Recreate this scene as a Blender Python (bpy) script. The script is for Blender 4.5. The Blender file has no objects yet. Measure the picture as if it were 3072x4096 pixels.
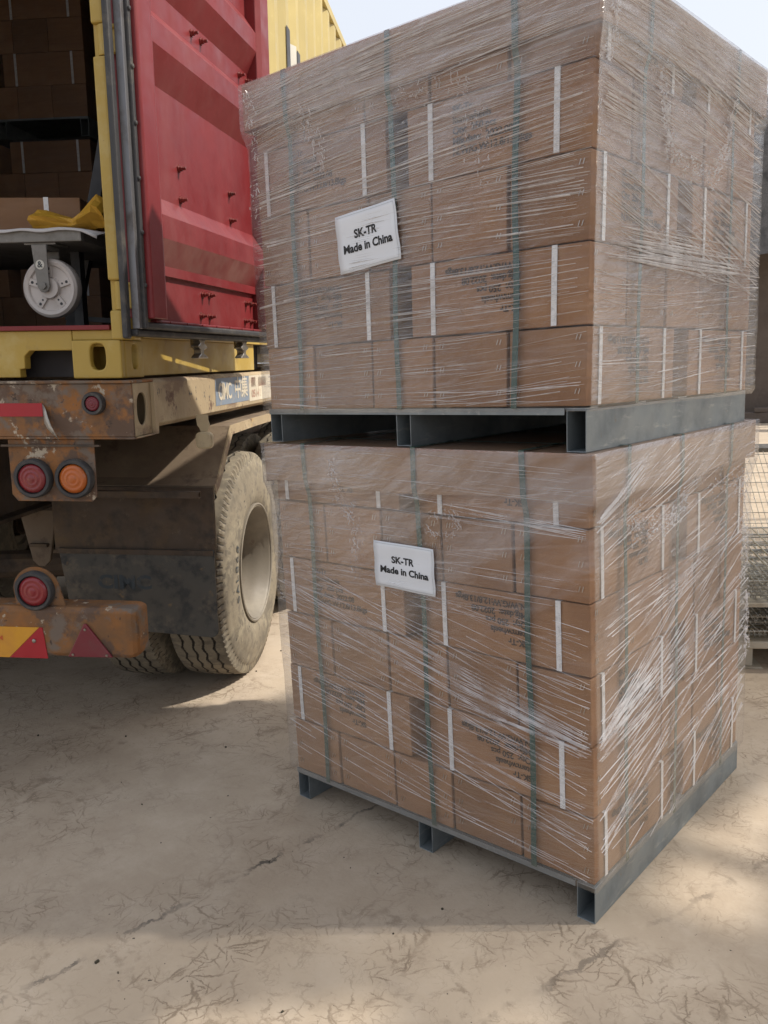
import bpy, bmesh, math, random
from mathutils import Matrix, Vector, noise as mnoise
random.seed(7)
R = math.radians
scene = bpy.context.scene
C = scene.collection
# ------------------------------------------------------------------ camera
CAM_LOC = (0.89225, -1.76105, 1.40943)
CAM_ROT = ((0.7533725, -0.0783862, 0.6529054), (0.6563799, 0.1499413, -0.7393801), (-0.0399403, 0.9855827, 0.1644128))
cam = bpy.data.cameras.new('camera'); cam_o = bpy.data.objects.new('camera', cam); C.objects.link(cam_o)
cam.sensor_fit = 'HORIZONTAL'; cam.sensor_width = 36.0; cam.lens = 36.0 * 3311.34 / 3072.0
cam.clip_start = 0.05; cam.clip_end = 2000
cam_o.matrix_world = Matrix.Translation(CAM_LOC) @ Matrix(CAM_ROT).to_4x4()
scene.camera = cam_o
# ------------------------------------------------------------------ sky and sun
SUN_AZ, SUN_EL = 39.2, 48.3          # azimuth counted from +x towards +y
world = bpy.data.worlds.new('World'); scene.world = world; world.use_nodes = True
wn = world.node_tree.nodes; wl = world.node_tree.links; wn.clear()
sky = wn.new('ShaderNodeTexSky'); sky.sky_type = 'NISHITA'; sky.sun_disc = False
sky.sun_elevation = R(SUN_EL); sky.sun_rotation = R(90 - SUN_AZ)
sky.air_density = 1.0; sky.dust_density = 6.0; sky.ozone_density = 1.0; sky.altitude = 0
wb = wn.new('ShaderNodeBackground'); wb.inputs['Strength'].default_value = 0.13
wo = wn.new('ShaderNodeOutputWorld')
hz = wn.new('ShaderNodeMix'); hz.data_type = 'RGBA'; hz.inputs[0].default_value = 0.72      # even white haze over the whole sky
hz.inputs[7].default_value = (5.4, 5.6, 5.95, 1)
wl.new(sky.outputs[0], hz.inputs[6]); wl.new(hz.outputs[2], wb.inputs[0]); wl.new(wb.outputs[0], wo.inputs[0])
sun = bpy.data.lights.new('sun', 'SUN'); sun.energy = 3.3; sun.angle = R(0.9); sun.color = (1.0, 0.93, 0.82)
sun_o = bpy.data.objects.new('sun', sun); C.objects.link(sun_o)
sd = Vector((math.cos(R(SUN_AZ)) * math.cos(R(SUN_EL)), math.sin(R(SUN_AZ)) * math.cos(R(SUN_EL)), math.sin(R(SUN_EL))))
sun_o.rotation_euler = sd.to_track_quat('Z', 'Y').to_euler(); sun_o.location = sd * 30
scene.view_settings.view_transform = 'Standard'; scene.view_settings.look = 'None'
scene.view_settings.exposure = 0.55; scene.view_settings.gamma = 1.0
scene.render.engine = 'CYCLES'
scene.cycles.max_bounces = 6; scene.cycles.transparent_max_bounces = 16

# ------------------------------------------------------------------ material helpers
def new_mat(name):
    m = bpy.data.materials.new(name); m.use_nodes = True
    return m, m.node_tree.nodes, m.node_tree.links, m.node_tree.nodes['Principled BSDF']
def N(nodes, t, **kw):
    n = nodes.new(t)
    for k, v in kw.items(): setattr(n, k, v)
    return n
def col(c): return (c[0], c[1], c[2], 1.0)
def srgb(r, g, b):
    f = lambda v: (v / 255 / 12.92) if v / 255 <= 0.04045 else ((v / 255 + 0.055) / 1.055) ** 2.4
    return (f(r), f(g), f(b))
def noise_mask(nodes, links, vec, scale, lo, hi, detail=6, rough=0.6, dist=0.0, stretch=None):
    if stretch:
        mp = N(nodes, 'ShaderNodeMapping'); mp.inputs['Scale'].default_value = stretch
        links.new(vec, mp.inputs['Vector']); vec = mp.outputs[0]
    t = N(nodes, 'ShaderNodeTexNoise'); t.inputs['Scale'].default_value = scale
    t.inputs['Detail'].default_value = detail; t.inputs['Roughness'].default_value = rough; t.inputs['Distortion'].default_value = dist
    links.new(vec, t.inputs['Vector'])
    mr = N(nodes, 'ShaderNodeMapRange'); mr.inputs[1].default_value = lo; mr.inputs[2].default_value = hi
    links.new(t.outputs['Fac'], mr.inputs[0])
    return mr.outputs[0], t
def mixc(nodes, links, fac, a, b, mode='MIX'):
    m = N(nodes, 'ShaderNodeMix', data_type='RGBA', blend_type=mode)
    for s, v in ((0, fac), (6, a), (7, b)):
        if isinstance(v, (tuple, list)): m.inputs[s].default_value = col(v)
        elif isinstance(v, float): m.inputs[s].default_value = v
        else: links.new(v, m.inputs[s])
    return m.outputs[2]
def layered(name, base, layers=(), rough=0.6, metal=0.0, bump=0.0, bump_scale=60.0, var=0.0, spec=0.5, coat=0.0, rough_var=0.12):
    """base colour, then layers (colour, scale, lo, hi, stretch) laid over it by noise."""
    m, n, l, p = new_mat(name)
    tc = N(n, 'ShaderNodeTexCoord'); vec = tc.outputs['Object']
    f, _ = noise_mask(n, l, vec, 3.0, 0.3, 0.7, 2)
    c = mixc(n, l, f, tuple(v * 0.9 for v in base), tuple(min(1, v * 1.1) for v in base))
    for (lc, sc, lo, hi, st) in layers:
        f, _ = noise_mask(n, l, vec, sc, lo, hi, 5, 0.68, 0.0, st)
        c = mixc(n, l, f, c, lc)
    if var:
        oi = N(n, 'ShaderNodeObjectInfo')
        mr = N(n, 'ShaderNodeMapRange'); mr.inputs[3].default_value = 1 - var; mr.inputs[4].default_value = 1 + var
        l.new(oi.outputs['Random'], mr.inputs[0])
        hs = N(n, 'ShaderNodeHueSaturation'); l.new(mr.outputs[0], hs.inputs['Value']); l.new(c, hs.inputs['Color']); c = hs.outputs[0]
    l.new(c, p.inputs['Base Color'])
    rf, _ = noise_mask(n, l, vec, 12.0, 0.3, 0.7, 2)
    mr = N(n, 'ShaderNodeMapRange'); mr.inputs[3].default_value = max(0.03, rough - rough_var); mr.inputs[4].default_value = min(1, rough + rough_var)
    l.new(rf, mr.inputs[0]); l.new(mr.outputs[0], p.inputs['Roughness'])
    p.inputs['Metallic'].default_value = metal; p.inputs['Specular IOR Level'].default_value = spec
    p.inputs['Coat Weight'].default_value = coat
    if bump:
        t = N(n, 'ShaderNodeTexNoise'); t.inputs['Scale'].default_value = bump_scale; t.inputs['Detail'].default_value = 6
        l.new(vec, t.inputs['Vector'])
        b = N(n, 'ShaderNodeBump'); b.inputs['Strength'].default_value = bump; b.inputs['Distance'].default_value = 0.004
        l.new(t.outputs['Fac'], b.inputs['Height']); l.new(b.outputs[0], p.inputs['Normal'])
    return m

M = {}
M['cardboard'] = layered('cardboard', (0.262, 0.137, 0.066), [((0.205, 0.098, 0.044), 2.2, 0.45, 0.75, (1, 1, 7)), ((0.33, 0.185, 0.092), 5, 0.52, 0.8, None)], 0.72, bump=0.12, bump_scale=90, var=0.17)
M['cap_board'] = layered('cap_board', (0.29, 0.175, 0.10), [((0.23, 0.13, 0.07), 3, 0.45, 0.8, (1, 1, 5))], 0.75, bump=0.1)
M['white_strap'] = layered('white_strap', (0.72, 0.72, 0.72), [((0.5, 0.5, 0.5), 60, 0.5, 0.7, None)], 0.4)
M['green_strap'] = layered('green_strap', (0.026, 0.072, 0.060), [((0.045, 0.105, 0.09), 30, 0.5, 0.7, (1, 1, .2))], 0.32)
M['ink'] = layered('ink', (0.012, 0.012, 0.014), rough=0.7)
M['print_ink'] = layered('print_ink', (0.05, 0.033, 0.024), rough=0.75)
M['paper'] = layered('paper', (0.74, 0.77, 0.82), [((0.60, 0.60, 0.58), 5, 0.58, 0.8, None)], 0.55, bump=0.25, bump_scale=14)
M['paper_line'] = layered('paper_line', (0.42, 0.44, 0.47), rough=0.6)
M['staple'] = layered('staple', (0.55, 0.53, 0.5), rough=0.35, metal=1.0)
M['galvanised'] = layered('galvanised', (0.235, 0.265, 0.28), [((0.17, 0.195, 0.21), 9, 0.45, 0.68, (1, 1, 1)), ((0.40, 0.41, 0.40), 14, 0.58, 0.75, (3, .6, 3)), ((0.22, 0.17, 0.12), 11, 0.66, 0.78, None)], 0.48, metal=0.45, bump=0.08, bump_scale=40)
M['yellow_paint'] = layered('yellow_paint', (0.41, 0.28, 0.055), [((0.48, 0.38, 0.16), 5, 0.5, 0.75, None), ((0.30, 0.20, 0.05), 9, 0.60, 0.75, None), ((0.50, 0.43, 0.30), 3, 0.62, 0.8, (1, 1, .3)), ((0.11, 0.08, 0.05), 26, 0.70, 0.74, None)], 0.5, bump=0.12, bump_scale=30)
M['yellow_wall'] = layered('yellow_wall', (0.47, 0.38, 0.15), [((0.41, 0.33, 0.14), 2, 0.45, 0.7, (1, 1, .2)), ((0.62, 0.53, 0.28), 6, 0.6, 0.8, None)], 0.5, bump=0.06)
M['red_paint'] = layered('red_paint', (0.185, 0.021, 0.024), [((0.15, 0.020, 0.023), 2.5, 0.45, 0.75, None), ((0.21, 0.062, 0.062), 4, 0.50, 0.85, (1, 1, .25))], 0.42, bump=0.05, bump_scale=25, spec=0.35)
M['red_bolt'] = layered('red_bolt', (0.17, 0.025, 0.022), [((0.08, 0.03, 0.025), 40, 0.5, 0.7, None)], 0.4)
M['rubber'] = layered('rubber', (0.035, 0.035, 0.038), [((0.10, 0.09, 0.075), 14, 0.52, 0.75, None)], 0.6, bump=0.1)
M['retainer'] = layered('retainer', (0.17, 0.17, 0.18), [((0.10, 0.09, 0.085), 12, 0.5, 0.7, None)], 0.4, metal=0.5)
RUST = (0.105, 0.062, 0.04); DUST = (0.30, 0.245, 0.17)
M['trailer_orange'] = layered('trailer_orange', (0.26, 0.105, 0.026), [((0.17, 0.085, 0.036), 4, 0.42, 0.58, None), (RUST, 6.5, 0.50, 0.57, None), ((0.15, 0.115, 0.09), 9, 0.52, 0.60, None), ((0.40, 0.34, 0.26), 15, 0.61, 0.65, None), ((0.05, 0.032, 0.024), 28, 0.62, 0.68, None)], 0.7, bump=0.35, bump_scale=45)
M['trailer_dark'] = layered('trailer_dark', (0.085, 0.06, 0.042), [((0.13, 0.085, 0.045), 5, 0.5, 0.7, None), ((0.05, 0.038, 0.03), 9, 0.5, 0.65, None), ((0.16, 0.12, 0.085), 16, 0.62, 0.75, None)], 0.75, bump=0.3, bump_scale=40)
M['trailer_dust'] = layered('trailer_dust', (0.36, 0.28, 0.175), [((0.45, 0.36, 0.23), 4, 0.5, 0.65, None), ((0.22, 0.155, 0.105), 6, 0.53, 0.62, (1, .5, 1)), ((0.14, 0.085, 0.06), 9, 0.6, 0.66, None), ((0.45, 0.31, 0.13), 7, 0.62, 0.7, None), ((0.10, 0.09, 0.08), 25, 0.62, 0.7, None)], 0.8, bump=0.4, bump_scale=50)
M['guard_metal'] = layered('guard_metal', (0.17, 0.125, 0.085), [((0.24, 0.185, 0.125), 4, 0.5, 0.7, None), ((0.10, 0.07, 0.05), 11, 0.55, 0.68, None)], 0.75, bump=0.2)
M['flap_rubber'] = layered('flap_rubber', (0.085, 0.08, 0.07), [((0.15, 0.125, 0.095), 7, 0.52, 0.68, None), ((0.05, 0.05, 0.05), 12, 0.5, 0.62, None), ((0.17, 0.12, 0.07), 20, 0.62, 0.7, None)], 0.75, bump=0.3, bump_scale=70)
M['tyre'] = layered('tyre', (0.235, 0.20, 0.145), [((0.145, 0.125, 0.095), 4, 0.47, 0.60, None), ((0.31, 0.27, 0.195), 7, 0.52, 0.66, None), ((0.15, 0.13, 0.10), 22, 0.52, 0.60, (.3, 1, 1)), ((0.05, 0.045, 0.04), 13, 0.645, 0.68, None)], 0.85, bump=0.2, bump_scale=80)
M['tyre_groove'] = layered('tyre_groove', (0.07, 0.06, 0.048), rough=0.9)
M['rim'] = layered('rim', (0.20, 0.175, 0.14), [((0.27, 0.24, 0.19), 5, 0.5, 0.7, None), ((0.16, 0.12, 0.09), 10, 0.6, 0.7, None)], 0.55, bump=0.1)
M['lens_red'] = layered('lens_red', (0.20, 0.012, 0.018), [((0.16, 0.045, 0.045), 9, 0.5, 0.8, None)], 0.3, coat=0.2)
M['lens_orange'] = layered('lens_orange', (0.42, 0.10, 0.014), [((0.30, 0.10, 0.035), 9, 0.5, 0.8, None)], 0.3, coat=0.2)
M['lens_dark'] = layered('lens_dark', (0.16, 0.02, 0.03), [((0.13, 0.05, 0.05), 6, 0.5, 0.7, None)], 0.4)
M['tape_red'] = layered('tape_red', (0.36, 0.008, 0.02), rough=0.4)
M['tape_silver'] = layered('tape_silver', (0.42, 0.40, 0.36), [((0.2, 0.18, 0.16), 20, 0.5, 0.7, None)], 0.4, metal=0.4)
M['chevron_yellow'] = layered('chevron_yellow', (0.62, 0.30, 0.02), [((0.5, 0.22, 0.03), 5, 0.5, 0.7, None)], 0.4)
M['chevron_text'] = layered('chevron_text', (0.5, 0.09, 0.02), rough=0.5)
M['cream_lamp'] = layered('cream_lamp', (0.62, 0.53, 0.36), [((0.45, 0.37, 0.25), 15, 0.5, 0.7, None)], 0.6)
M['sticker_blue'] = layered('sticker_blue', (0.20, 0.245, 0.31), [((0.30, 0.29, 0.27), 9, 0.52, 0.66, None), ((0.36, 0.29, 0.19), 7, 0.60, 0.68, None)], 0.7)
M['sticker_white'] = layered('sticker_white', (0.60, 0.54, 0.43), [((0.42, 0.34, 0.24), 25, 0.56, 0.66, None)], 0.7)
M['sticker_red'] = layered('sticker_red', (0.42, 0.24, 0.18), [((0.5, 0.42, 0.32), 25, 0.5, 0.6, None)], 0.7)
M['flap_letter'] = layered('flap_letter', (0.05, 0.062, 0.072), [((0.09, 0.085, 0.075), 18, 0.5, 0.6, None)], 0.8)
M['logo_dark'] = layered('logo_dark', (0.05, 0.05, 0.055), rough=0.5)
M['logo_white'] = layered('logo_white', (0.6, 0.58, 0.52), rough=0.5)
M['black_steel'] = layered('black_steel', (0.03, 0.031, 0.036), [((0.07, 0.065, 0.06), 9, 0.55, 0.75, None)], 0.55)
M['cart_steel'] = layered('cart_steel', (0.22, 0.21, 0.195), [((0.14, 0.13, 0.115), 9, 0.5, 0.7, None), ((0.33, 0.31, 0.28), 22, 0.6, 0.7, None)], 0.6, metal=0.2, bump=0.2)
M['nylon'] = layered('nylon', (0.56, 0.51, 0.48), [((0.42, 0.37, 0.33), 9, 0.52, 0.72, None), ((0.15, 0.12, 0.10), 25, 0.68, 0.74, None)], 0.5)
M['cloth_yellow'] = layered('cloth_yellow', (0.50, 0.27, 0.02), [((0.36, 0.18, 0.015), 12, 0.5, 0.7, None)], 0.65, bump=0.3, bump_scale=30)
M['cloth_white'] = layered('cloth_white', (0.5, 0.49, 0.5), rough=0.7)
M['inside_shade'] = layered('inside_shade', (0.03, 0.026, 0.028), rough=0.7)  # near black that puts shade into the inside and recesses
M['chrome'] = layered('chrome', (0.34, 0.32, 0.29), [((0.18, 0.15, 0.12), 30, 0.5, 0.7, None)], 0.38, metal=0.9)
M['wall'] = layered('wall', (0.105, 0.083, 0.07), [((0.14, 0.112, 0.094), 0.6, 0.45, 0.7, None), ((0.075, 0.06, 0.052), 1.5, 0.5, 0.7, None)], 0.9, bump=0.3, bump_scale=8)  # wall colour darkened for the shade beneath the net
M['wire'] = layered('wire', (0.42, 0.41, 0.37), [((0.26, 0.22, 0.17), 14, 0.5, 0.7, None)], 0.4, metal=0.6)
M['stand_paint'] = layered('stand_paint', (0.44, 0.40, 0.32), [((0.30, 0.25, 0.18), 8, 0.5, 0.7, None)], 0.6)
M['twig'] = layered('twig', (0.05, 0.045, 0.03), rough=0.9)

# stretch film: clear sheet with white creases that scatter light, glints and glare painted white
def film_material(name, lo, hi, slope_l, slope_r, haze=0.06, top=0.0):
    m, n, l, p = new_mat(name)
    out = n['Material Output']
    uv = N(n, 'ShaderNodeUVMap'); uv.uv_map = 'film'
    def streak(scale_along, scale_across, rot, a, b, det=4, w=0.0):
        mp = N(n, 'ShaderNodeMapping'); mp.inputs['Scale'].default_value = (scale_along, scale_across, 1); mp.inputs['Location'].default_value = (w, w * 2.3, 0)
        rt = N(n, 'ShaderNodeMapping'); rt.inputs['Rotation'].default_value = (0, 0, rot)
        l.new(uv.outputs[0], rt.inputs[0]); l.new(rt.outputs[0], mp.inputs[0])
        t = N(n, 'ShaderNodeTexNoise'); t.inputs['Scale'].default_value = 1.0; t.inputs['Detail'].default_value = det; t.inputs['Roughness'].default_value = 0.65
        l.new(mp.outputs[0], t.inputs['Vector'])
        mr = N(n, 'ShaderNodeMapRange'); mr.inputs[1].default_value = a; mr.inputs[2].default_value = b
        l.new(t.outputs['Fac'], mr.inputs[0]); return mr.outputs[0], t.outputs['Fac']
    def mth(op, a, b):
        x = N(n, 'ShaderNodeMath', operation=op); x.use_clamp = False
        for i, v in ((0, a), (1, b)):
            if isinstance(v, (int, float)): x.inputs[i].default_value = v
            else: l.new(v, x.inputs[i])
        return x.outputs[0]
    s1, h1 = streak(1.5, 58, slope_l, 0.56, 0.76, 5)
    s2, h2 = streak(2.2, 110, slope_r, 0.57, 0.78, 4, 7.0)
    s3, h3 = streak(5, 60, slope_l * 2.2 + 0.1, 0.62, 0.82, 5, 3.0)
    big, _ = streak(2.4, 3.6, 0.2, 0.38, 0.66, 3, 11.0)
    s4, h4 = streak(2.2, 9.0, slope_l * 2 + 0.30, 0.46, 0.74, 4, 17.0)  # broad glare painted as soft white patches
    a = mth('MAXIMUM', mth('MAXIMUM', s1, mth('MULTIPLY', s2, 0.8)), mth('MULTIPLY', s3, 0.6))
    a = mth('MULTIPLY', a, mth('ADD', mth('MULTIPLY', big, 0.7), 0.35))
    sx_ = N(n, 'ShaderNodeSeparateXYZ'); l.new(uv.outputs[0], sx_.inputs[0])      # whiter near the top: more turns of film plus painted glare
    tp = N(n, 'ShaderNodeMapRange'); tp.interpolation_type = 'SMOOTHSTEP'; tp.inputs[1].default_value = 0.45; tp.inputs[2].default_value = 0.95; tp.inputs[3].default_value = 0.0; tp.inputs[4].default_value = 1.0
    l.new(sx_.outputs[1], tp.inputs[0])
    a = mth('MULTIPLY', a, mth('ADD', mth('MULTIPLY', tp.outputs[0], top * 2.2), hi))
    a = mth('ADD', a, mth('MULTIPLY', mth('MULTIPLY', tp.outputs[0], mth('ADD', big, 0.25)), top * 0.55))
    a = mth('ADD', a, mth('MULTIPLY', mth('MULTIPLY', s4, mth('ADD', tp.outputs[0], 0.18)), top * 1.9))
    a = mth('ADD', a, mth('MULTIPLY', mth('ADD', big, 0.35), haze))
    a = mth('MINIMUM', mth('ADD', a, lo), 0.9)
    p.inputs['Base Color'].default_value = (0.78, 0.77, 0.80, 1); p.inputs['Roughness'].default_value = 0.3
    p.inputs['Specular IOR Level'].default_value = 0.6
    hsum = mth('ADD', mth('MULTIPLY', h1, 1.0), mth('ADD', mth('MULTIPLY', h3, 0.9), mth('ADD', mth('MULTIPLY', h2, 0.6), mth('MULTIPLY', h4, 2.2))))
    b = N(n, 'ShaderNodeBump'); b.inputs['Strength'].default_value = 0.55; b.inputs['Distance'].default_value = 0.006
    l.new(hsum, b.inputs['Height']); l.new(b.outputs[0], p.inputs['Normal'])
    tr = N(n, 'ShaderNodeBsdfTransparent'); tr.inputs[0].default_value = (0.97, 0.97, 0.98, 1)
    mx = N(n, 'ShaderNodeMixShader')
    l.new(a, mx.inputs[0]); l.new(tr.outputs[0], mx.inputs[1]); l.new(p.outputs[0], mx.inputs[2])
    # thin glossy coat
    gl = N(n, 'ShaderNodeBsdfGlossy'); gl.inputs['Roughness'].default_value = 0.12; l.new(b.outputs[0], gl.inputs['Normal'])
    fr = N(n, 'ShaderNodeFresnel'); fr.inputs[0].default_value = 1.42; l.new(b.outputs[0], fr.inputs['Normal'])
    mx2 = N(n, 'ShaderNodeMixShader'); l.new(mth('MULTIPLY', fr.outputs[0], 0.32), mx2.inputs[0])
    l.new(mx.outputs[0], mx2.inputs[1]); l.new(gl.outputs[0], mx2.inputs[2]); l.new(mx2.outputs[0], out.inputs[0])
    return m
M['film_upper'] = film_material('film_upper', 0.0, 0.34, 0.05, -0.07, 0.018, 0.15)
M['film_lower'] = film_material('film_lower', 0.0, 0.24, 0.12, -0.02, 0.012, 0.15)
M['film_inner'] = film_material('film_inner', 0.01, 0.20, 0.03, -0.05, 0.03)
def crease_material(name, a0, a1):
    m, n, l, p = new_mat(name)
    p.inputs['Base Color'].default_value = (0.90, 0.89, 0.90, 1); p.inputs['Roughness'].default_value = 0.22  # white colour also carries the sky glints on the folds
    p.inputs['Specular IOR Level'].default_value = 0.7
    tr = N(n, 'ShaderNodeBsdfTransparent'); mx = N(n, 'ShaderNodeMixShader')
    tc = N(n, 'ShaderNodeTexCoord')
    f, _ = noise_mask(n, l, tc.outputs['Object'], 9, 0.35, 0.7)
    mr = N(n, 'ShaderNodeMapRange'); mr.inputs[3].default_value = a0; mr.inputs[4].default_value = a1
    l.new(f, mr.inputs[0]); l.new(mr.outputs[0], mx.inputs[0])
    l.new(tr.outputs[0], mx.inputs[1]); l.new(p.outputs[0], mx.inputs[2]); l.new(mx.outputs[0], n['Material Output'].inputs[0])
    return m
M['film_crease_upper'] = crease_material('film_crease_upper', 0.25, 0.95); M['film_crease_lower'] = crease_material('film_crease_lower', 0.12, 0.72)
def net_material():
    m, n, l, p = new_mat('shade_net')
    p.inputs['Base Color'].default_value = (0.035, 0.035, 0.038, 1); p.inputs['Roughness'].default_value = 0.8
    tc = N(n, 'ShaderNodeTexCoord')
    f, _ = noise_mask(n, l, tc.outputs['Object'], 1.2, 0.35, 0.65, 3, 0.5)
    mr = N(n, 'ShaderNodeMapRange'); mr.inputs[3].default_value = 0.90; mr.inputs[4].default_value = 0.66
    l.new(f, mr.inputs[0])
    tr = N(n, 'ShaderNodeBsdfTransparent'); mx = N(n, 'ShaderNodeMixShader')
    l.new(mr.outputs[0], mx.inputs[0]); l.new(tr.outputs[0], mx.inputs[1]); l.new(p.outputs[0], mx.inputs[2])
    l.new(mx.outputs[0], n['Material Output'].inputs[0]); return m
M['shade_net'] = net_material()
M['net_curtain'] = layered('net_curtain', (0.09, 0.088, 0.09), [((0.16, 0.155, 0.155), 60, 0.5, 0.62, None), ((0.05, 0.05, 0.052), 3, 0.5, 0.7, None)], 0.85, bump=0.5, bump_scale=40)
def ground_material():
    m, n, l, p = new_mat('ground_concrete')
    tc = N(n, 'ShaderNodeTexCoord'); vec = tc.outputs['Object']
    f, _ = noise_mask(n, l, vec, 0.7, 0.35, 0.68, 5)
    c = mixc(n, l, f, (0.41, 0.335, 0.255), (0.50, 0.415, 0.32))
    f, _ = noise_mask(n, l, vec, 6, 0.45, 0.75, 8, 0.7); c = mixc(n, l, f, c, (0.52, 0.44, 0.35))
    f, _ = noise_mask(n, l, vec, 2.2, 0.5, 0.75, 6, 0.65); c = mixc(n, l, f, c, (0.365, 0.295, 0.225))
    # dried mud tread marks: ragged broken line network
    nz = N(n, 'ShaderNodeTexNoise'); nz.inputs['Scale'].default_value = 9; nz.inputs['Detail'].default_value = 9; nz.inputs['Roughness'].default_value = 0.75
    l.new(vec, nz.inputs['Vector'])
    va = N(n, 'ShaderNodeVectorMath', operation='MULTIPLY_ADD'); va.inputs[1].default_value = (0.13, 0.13, 0.0); l.new(nz.outputs['Color'], va.inputs[0]); l.new(vec, va.inputs[2])
    vo = N(n, 'ShaderNodeTexVoronoi', feature='DISTANCE_TO_EDGE'); vo.inputs['Scale'].default_value = 9.0; l.new(va.outputs[0], vo.inputs['Vector'])
    def rng(v, a, b, x, y):
        mr = N(n, 'ShaderNodeMapRange'); mr.interpolation_type = 'SMOOTHSTEP'
        for i, q in enumerate((a, b, x, y)): mr.inputs[i + 1].default_value = q
        l.new(v, mr.inputs[0]); return mr.outputs[0]
    def mul(a, b):
        x = N(n, 'ShaderNodeMath', operation='MULTIPLY'); x.use_clamp = True
        for i, v in ((0, a), (1, b)):
            if isinstance(v, float): x.inputs[i].default_value = v
            else: l.new(v, x.inputs[i])
        return x.outputs[0]
    def mx_(a, b):
        x = N(n, 'ShaderNodeMath', operation='MAXIMUM'); l.new(a, x.inputs[0]); l.new(b, x.inputs[1]); return x.outputs[0]
    line = rng(vo.outputs['Distance'], 0.0, 0.06, 1, 0)
    near = rng(vo.outputs['Distance'], 0.02, 0.32, 1, 0)
    brk, _ = noise_mask(n, l, vec, 8.0, 0.50, 0.60, 5, 0.65)
    area, _ = noise_mask(n, l, vec, 1.1, 0.33, 0.52, 2)
    # fine hairs around the lines
    nz2 = N(n, 'ShaderNodeTexNoise'); nz2.inputs['Scale'].default_value = 14; nz2.inputs['Detail'].default_value = 4; l.new(vec, nz2.inputs['Vector'])
    va2 = N(n, 'ShaderNodeVectorMath', operation='MULTIPLY_ADD'); va2.inputs[1].default_value = (0.12, 0.12, 0); l.new(nz2.outputs['Color'], va2.inputs[0]); l.new(vec, va2.inputs[2])
    vo2 = N(n, 'ShaderNodeTexVoronoi', feature='DISTANCE_TO_EDGE'); vo2.inputs['Scale'].default_value = 42; l.new(va2.outputs[0], vo2.inputs['Vector'])
    hair = rng(vo2.outputs['Distance'], 0.0, 0.06, 1, 0)
    hb, _ = noise_mask(n, l, vec, 13, 0.50, 0.62, 3)
    hair = mul(mul(hair, near), hb)
    def contour(scale, width, seed, det=9):
        mp = N(n, 'ShaderNodeMapping'); mp.inputs['Location'].default_value = (seed, seed * .7, 0); l.new(vec, mp.inputs[0])
        t_ = N(n, 'ShaderNodeTexNoise'); t_.inputs['Scale'].default_value = scale; t_.inputs['Detail'].default_value = det; t_.inputs['Roughness'].default_value = 0.66; l.new(mp.outputs[0], t_.inputs['Vector'])
        sb = N(n, 'ShaderNodeMath', operation='SUBTRACT'); sb.inputs[1].default_value = 0.5; l.new(t_.outputs['Fac'], sb.inputs[0])
        ab = N(n, 'ShaderNodeMath', operation='ABSOLUTE'); l.new(sb.outputs[0], ab.inputs[0]); return rng(ab.outputs[0], 0.0, width, 1, 0)
    pk, _ = noise_mask(n, l, vec, 5.0, 0.48, 0.60, 3)
    pk2, _ = noise_mask(n, l, vec, 8.0, 0.50, 0.60, 3)
    fern = mx_(mul(contour(4.6, 0.011, 3.0, 8), pk), mul(contour(9.0, 0.016, 9.0, 7), pk2))
    def strokes(scale, w, ln, seed, jit=0.05):
        mp = N(n, 'ShaderNodeMapping'); mp.inputs['Location'].default_value = (seed, seed * 1.7, 0); l.new(vj.outputs[0], mp.inputs[0])
        vv = N(n, 'ShaderNodeTexVoronoi', voronoi_dimensions='2D'); vv.inputs['Scale'].default_value = scale; l.new(mp.outputs[0], vv.inputs['Vector'])
        sb = N(n, 'ShaderNodeVectorMath', operation='SUBTRACT'); l.new(mp.outputs[0], sb.inputs[0]); l.new(vv.outputs['Position'], sb.inputs[1])
        sc_ = N(n, 'ShaderNodeSeparateColor'); l.new(vv.outputs['Color'], sc_.inputs[0])
        an = N(n, 'ShaderNodeMath', operation='MULTIPLY'); an.inputs[1].default_value = 6.283; l.new(sc_.outputs[0], an.inputs[0])
        vr = N(n, 'ShaderNodeVectorRotate', rotation_type='Z_AXIS'); l.new(sb.outputs[0], vr.inputs['Vector']); l.new(an.outputs[0], vr.inputs['Angle'])
        q = N(n, 'ShaderNodeSeparateXYZ'); l.new(vr.outputs[0], q.inputs[0])
        ax = N(n, 'ShaderNodeMath', operation='ABSOLUTE'); l.new(q.outputs[0], ax.inputs[0]); ay = N(n, 'ShaderNodeMath', operation='ABSOLUTE'); l.new(q.outputs[1], ay.inputs[0])
        return mul(rng(ay.outputs[0], w * .25, w, 1, 0), rng(ax.outputs[0], ln * .45, ln, 1, 0))
    nj = N(n, 'ShaderNodeTexNoise'); nj.inputs['Scale'].default_value = 14; nj.inputs['Detail'].default_value = 6; nj.inputs['Roughness'].default_value = 0.7; l.new(vec, nj.inputs['Vector'])
    vj = N(n, 'ShaderNodeVectorMath', operation='MULTIPLY_ADD'); vj.inputs[1].default_value = (0.05, 0.05, 0.0); l.new(nj.outputs['Color'], vj.inputs[0]); l.new(vec, vj.inputs[2])
    tuft = mx_(mx_(strokes(6.5, 0.0050, 0.075, 1.3), strokes(9.0, 0.0040, 0.055, 4.1)), mx_(strokes(15.0, 0.0028, 0.035, 7.7), mx_(strokes(21.0, 0.0022, 0.026, 2.9), strokes(18.0, 0.0024, 0.03, 5.5))))
    tm1, _ = noise_mask(n, l, vec, 4.0, 0.44, 0.58, 4, 0.65)
    fern = mx_(mul(fern, 0.35), mul(tuft, tm1))
    marks = mul(mul(mx_(mul(mul(line, brk), 0.8), mx_(mul(hair, 0.6), fern)), area), 0.62)
    c = mixc(n, l, marks, c, (0.15, 0.108, 0.072))
    # long scrape lines
    sx = N(n, 'ShaderNodeSeparateXYZ'); l.new(vec, sx.inputs[0])
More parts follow.
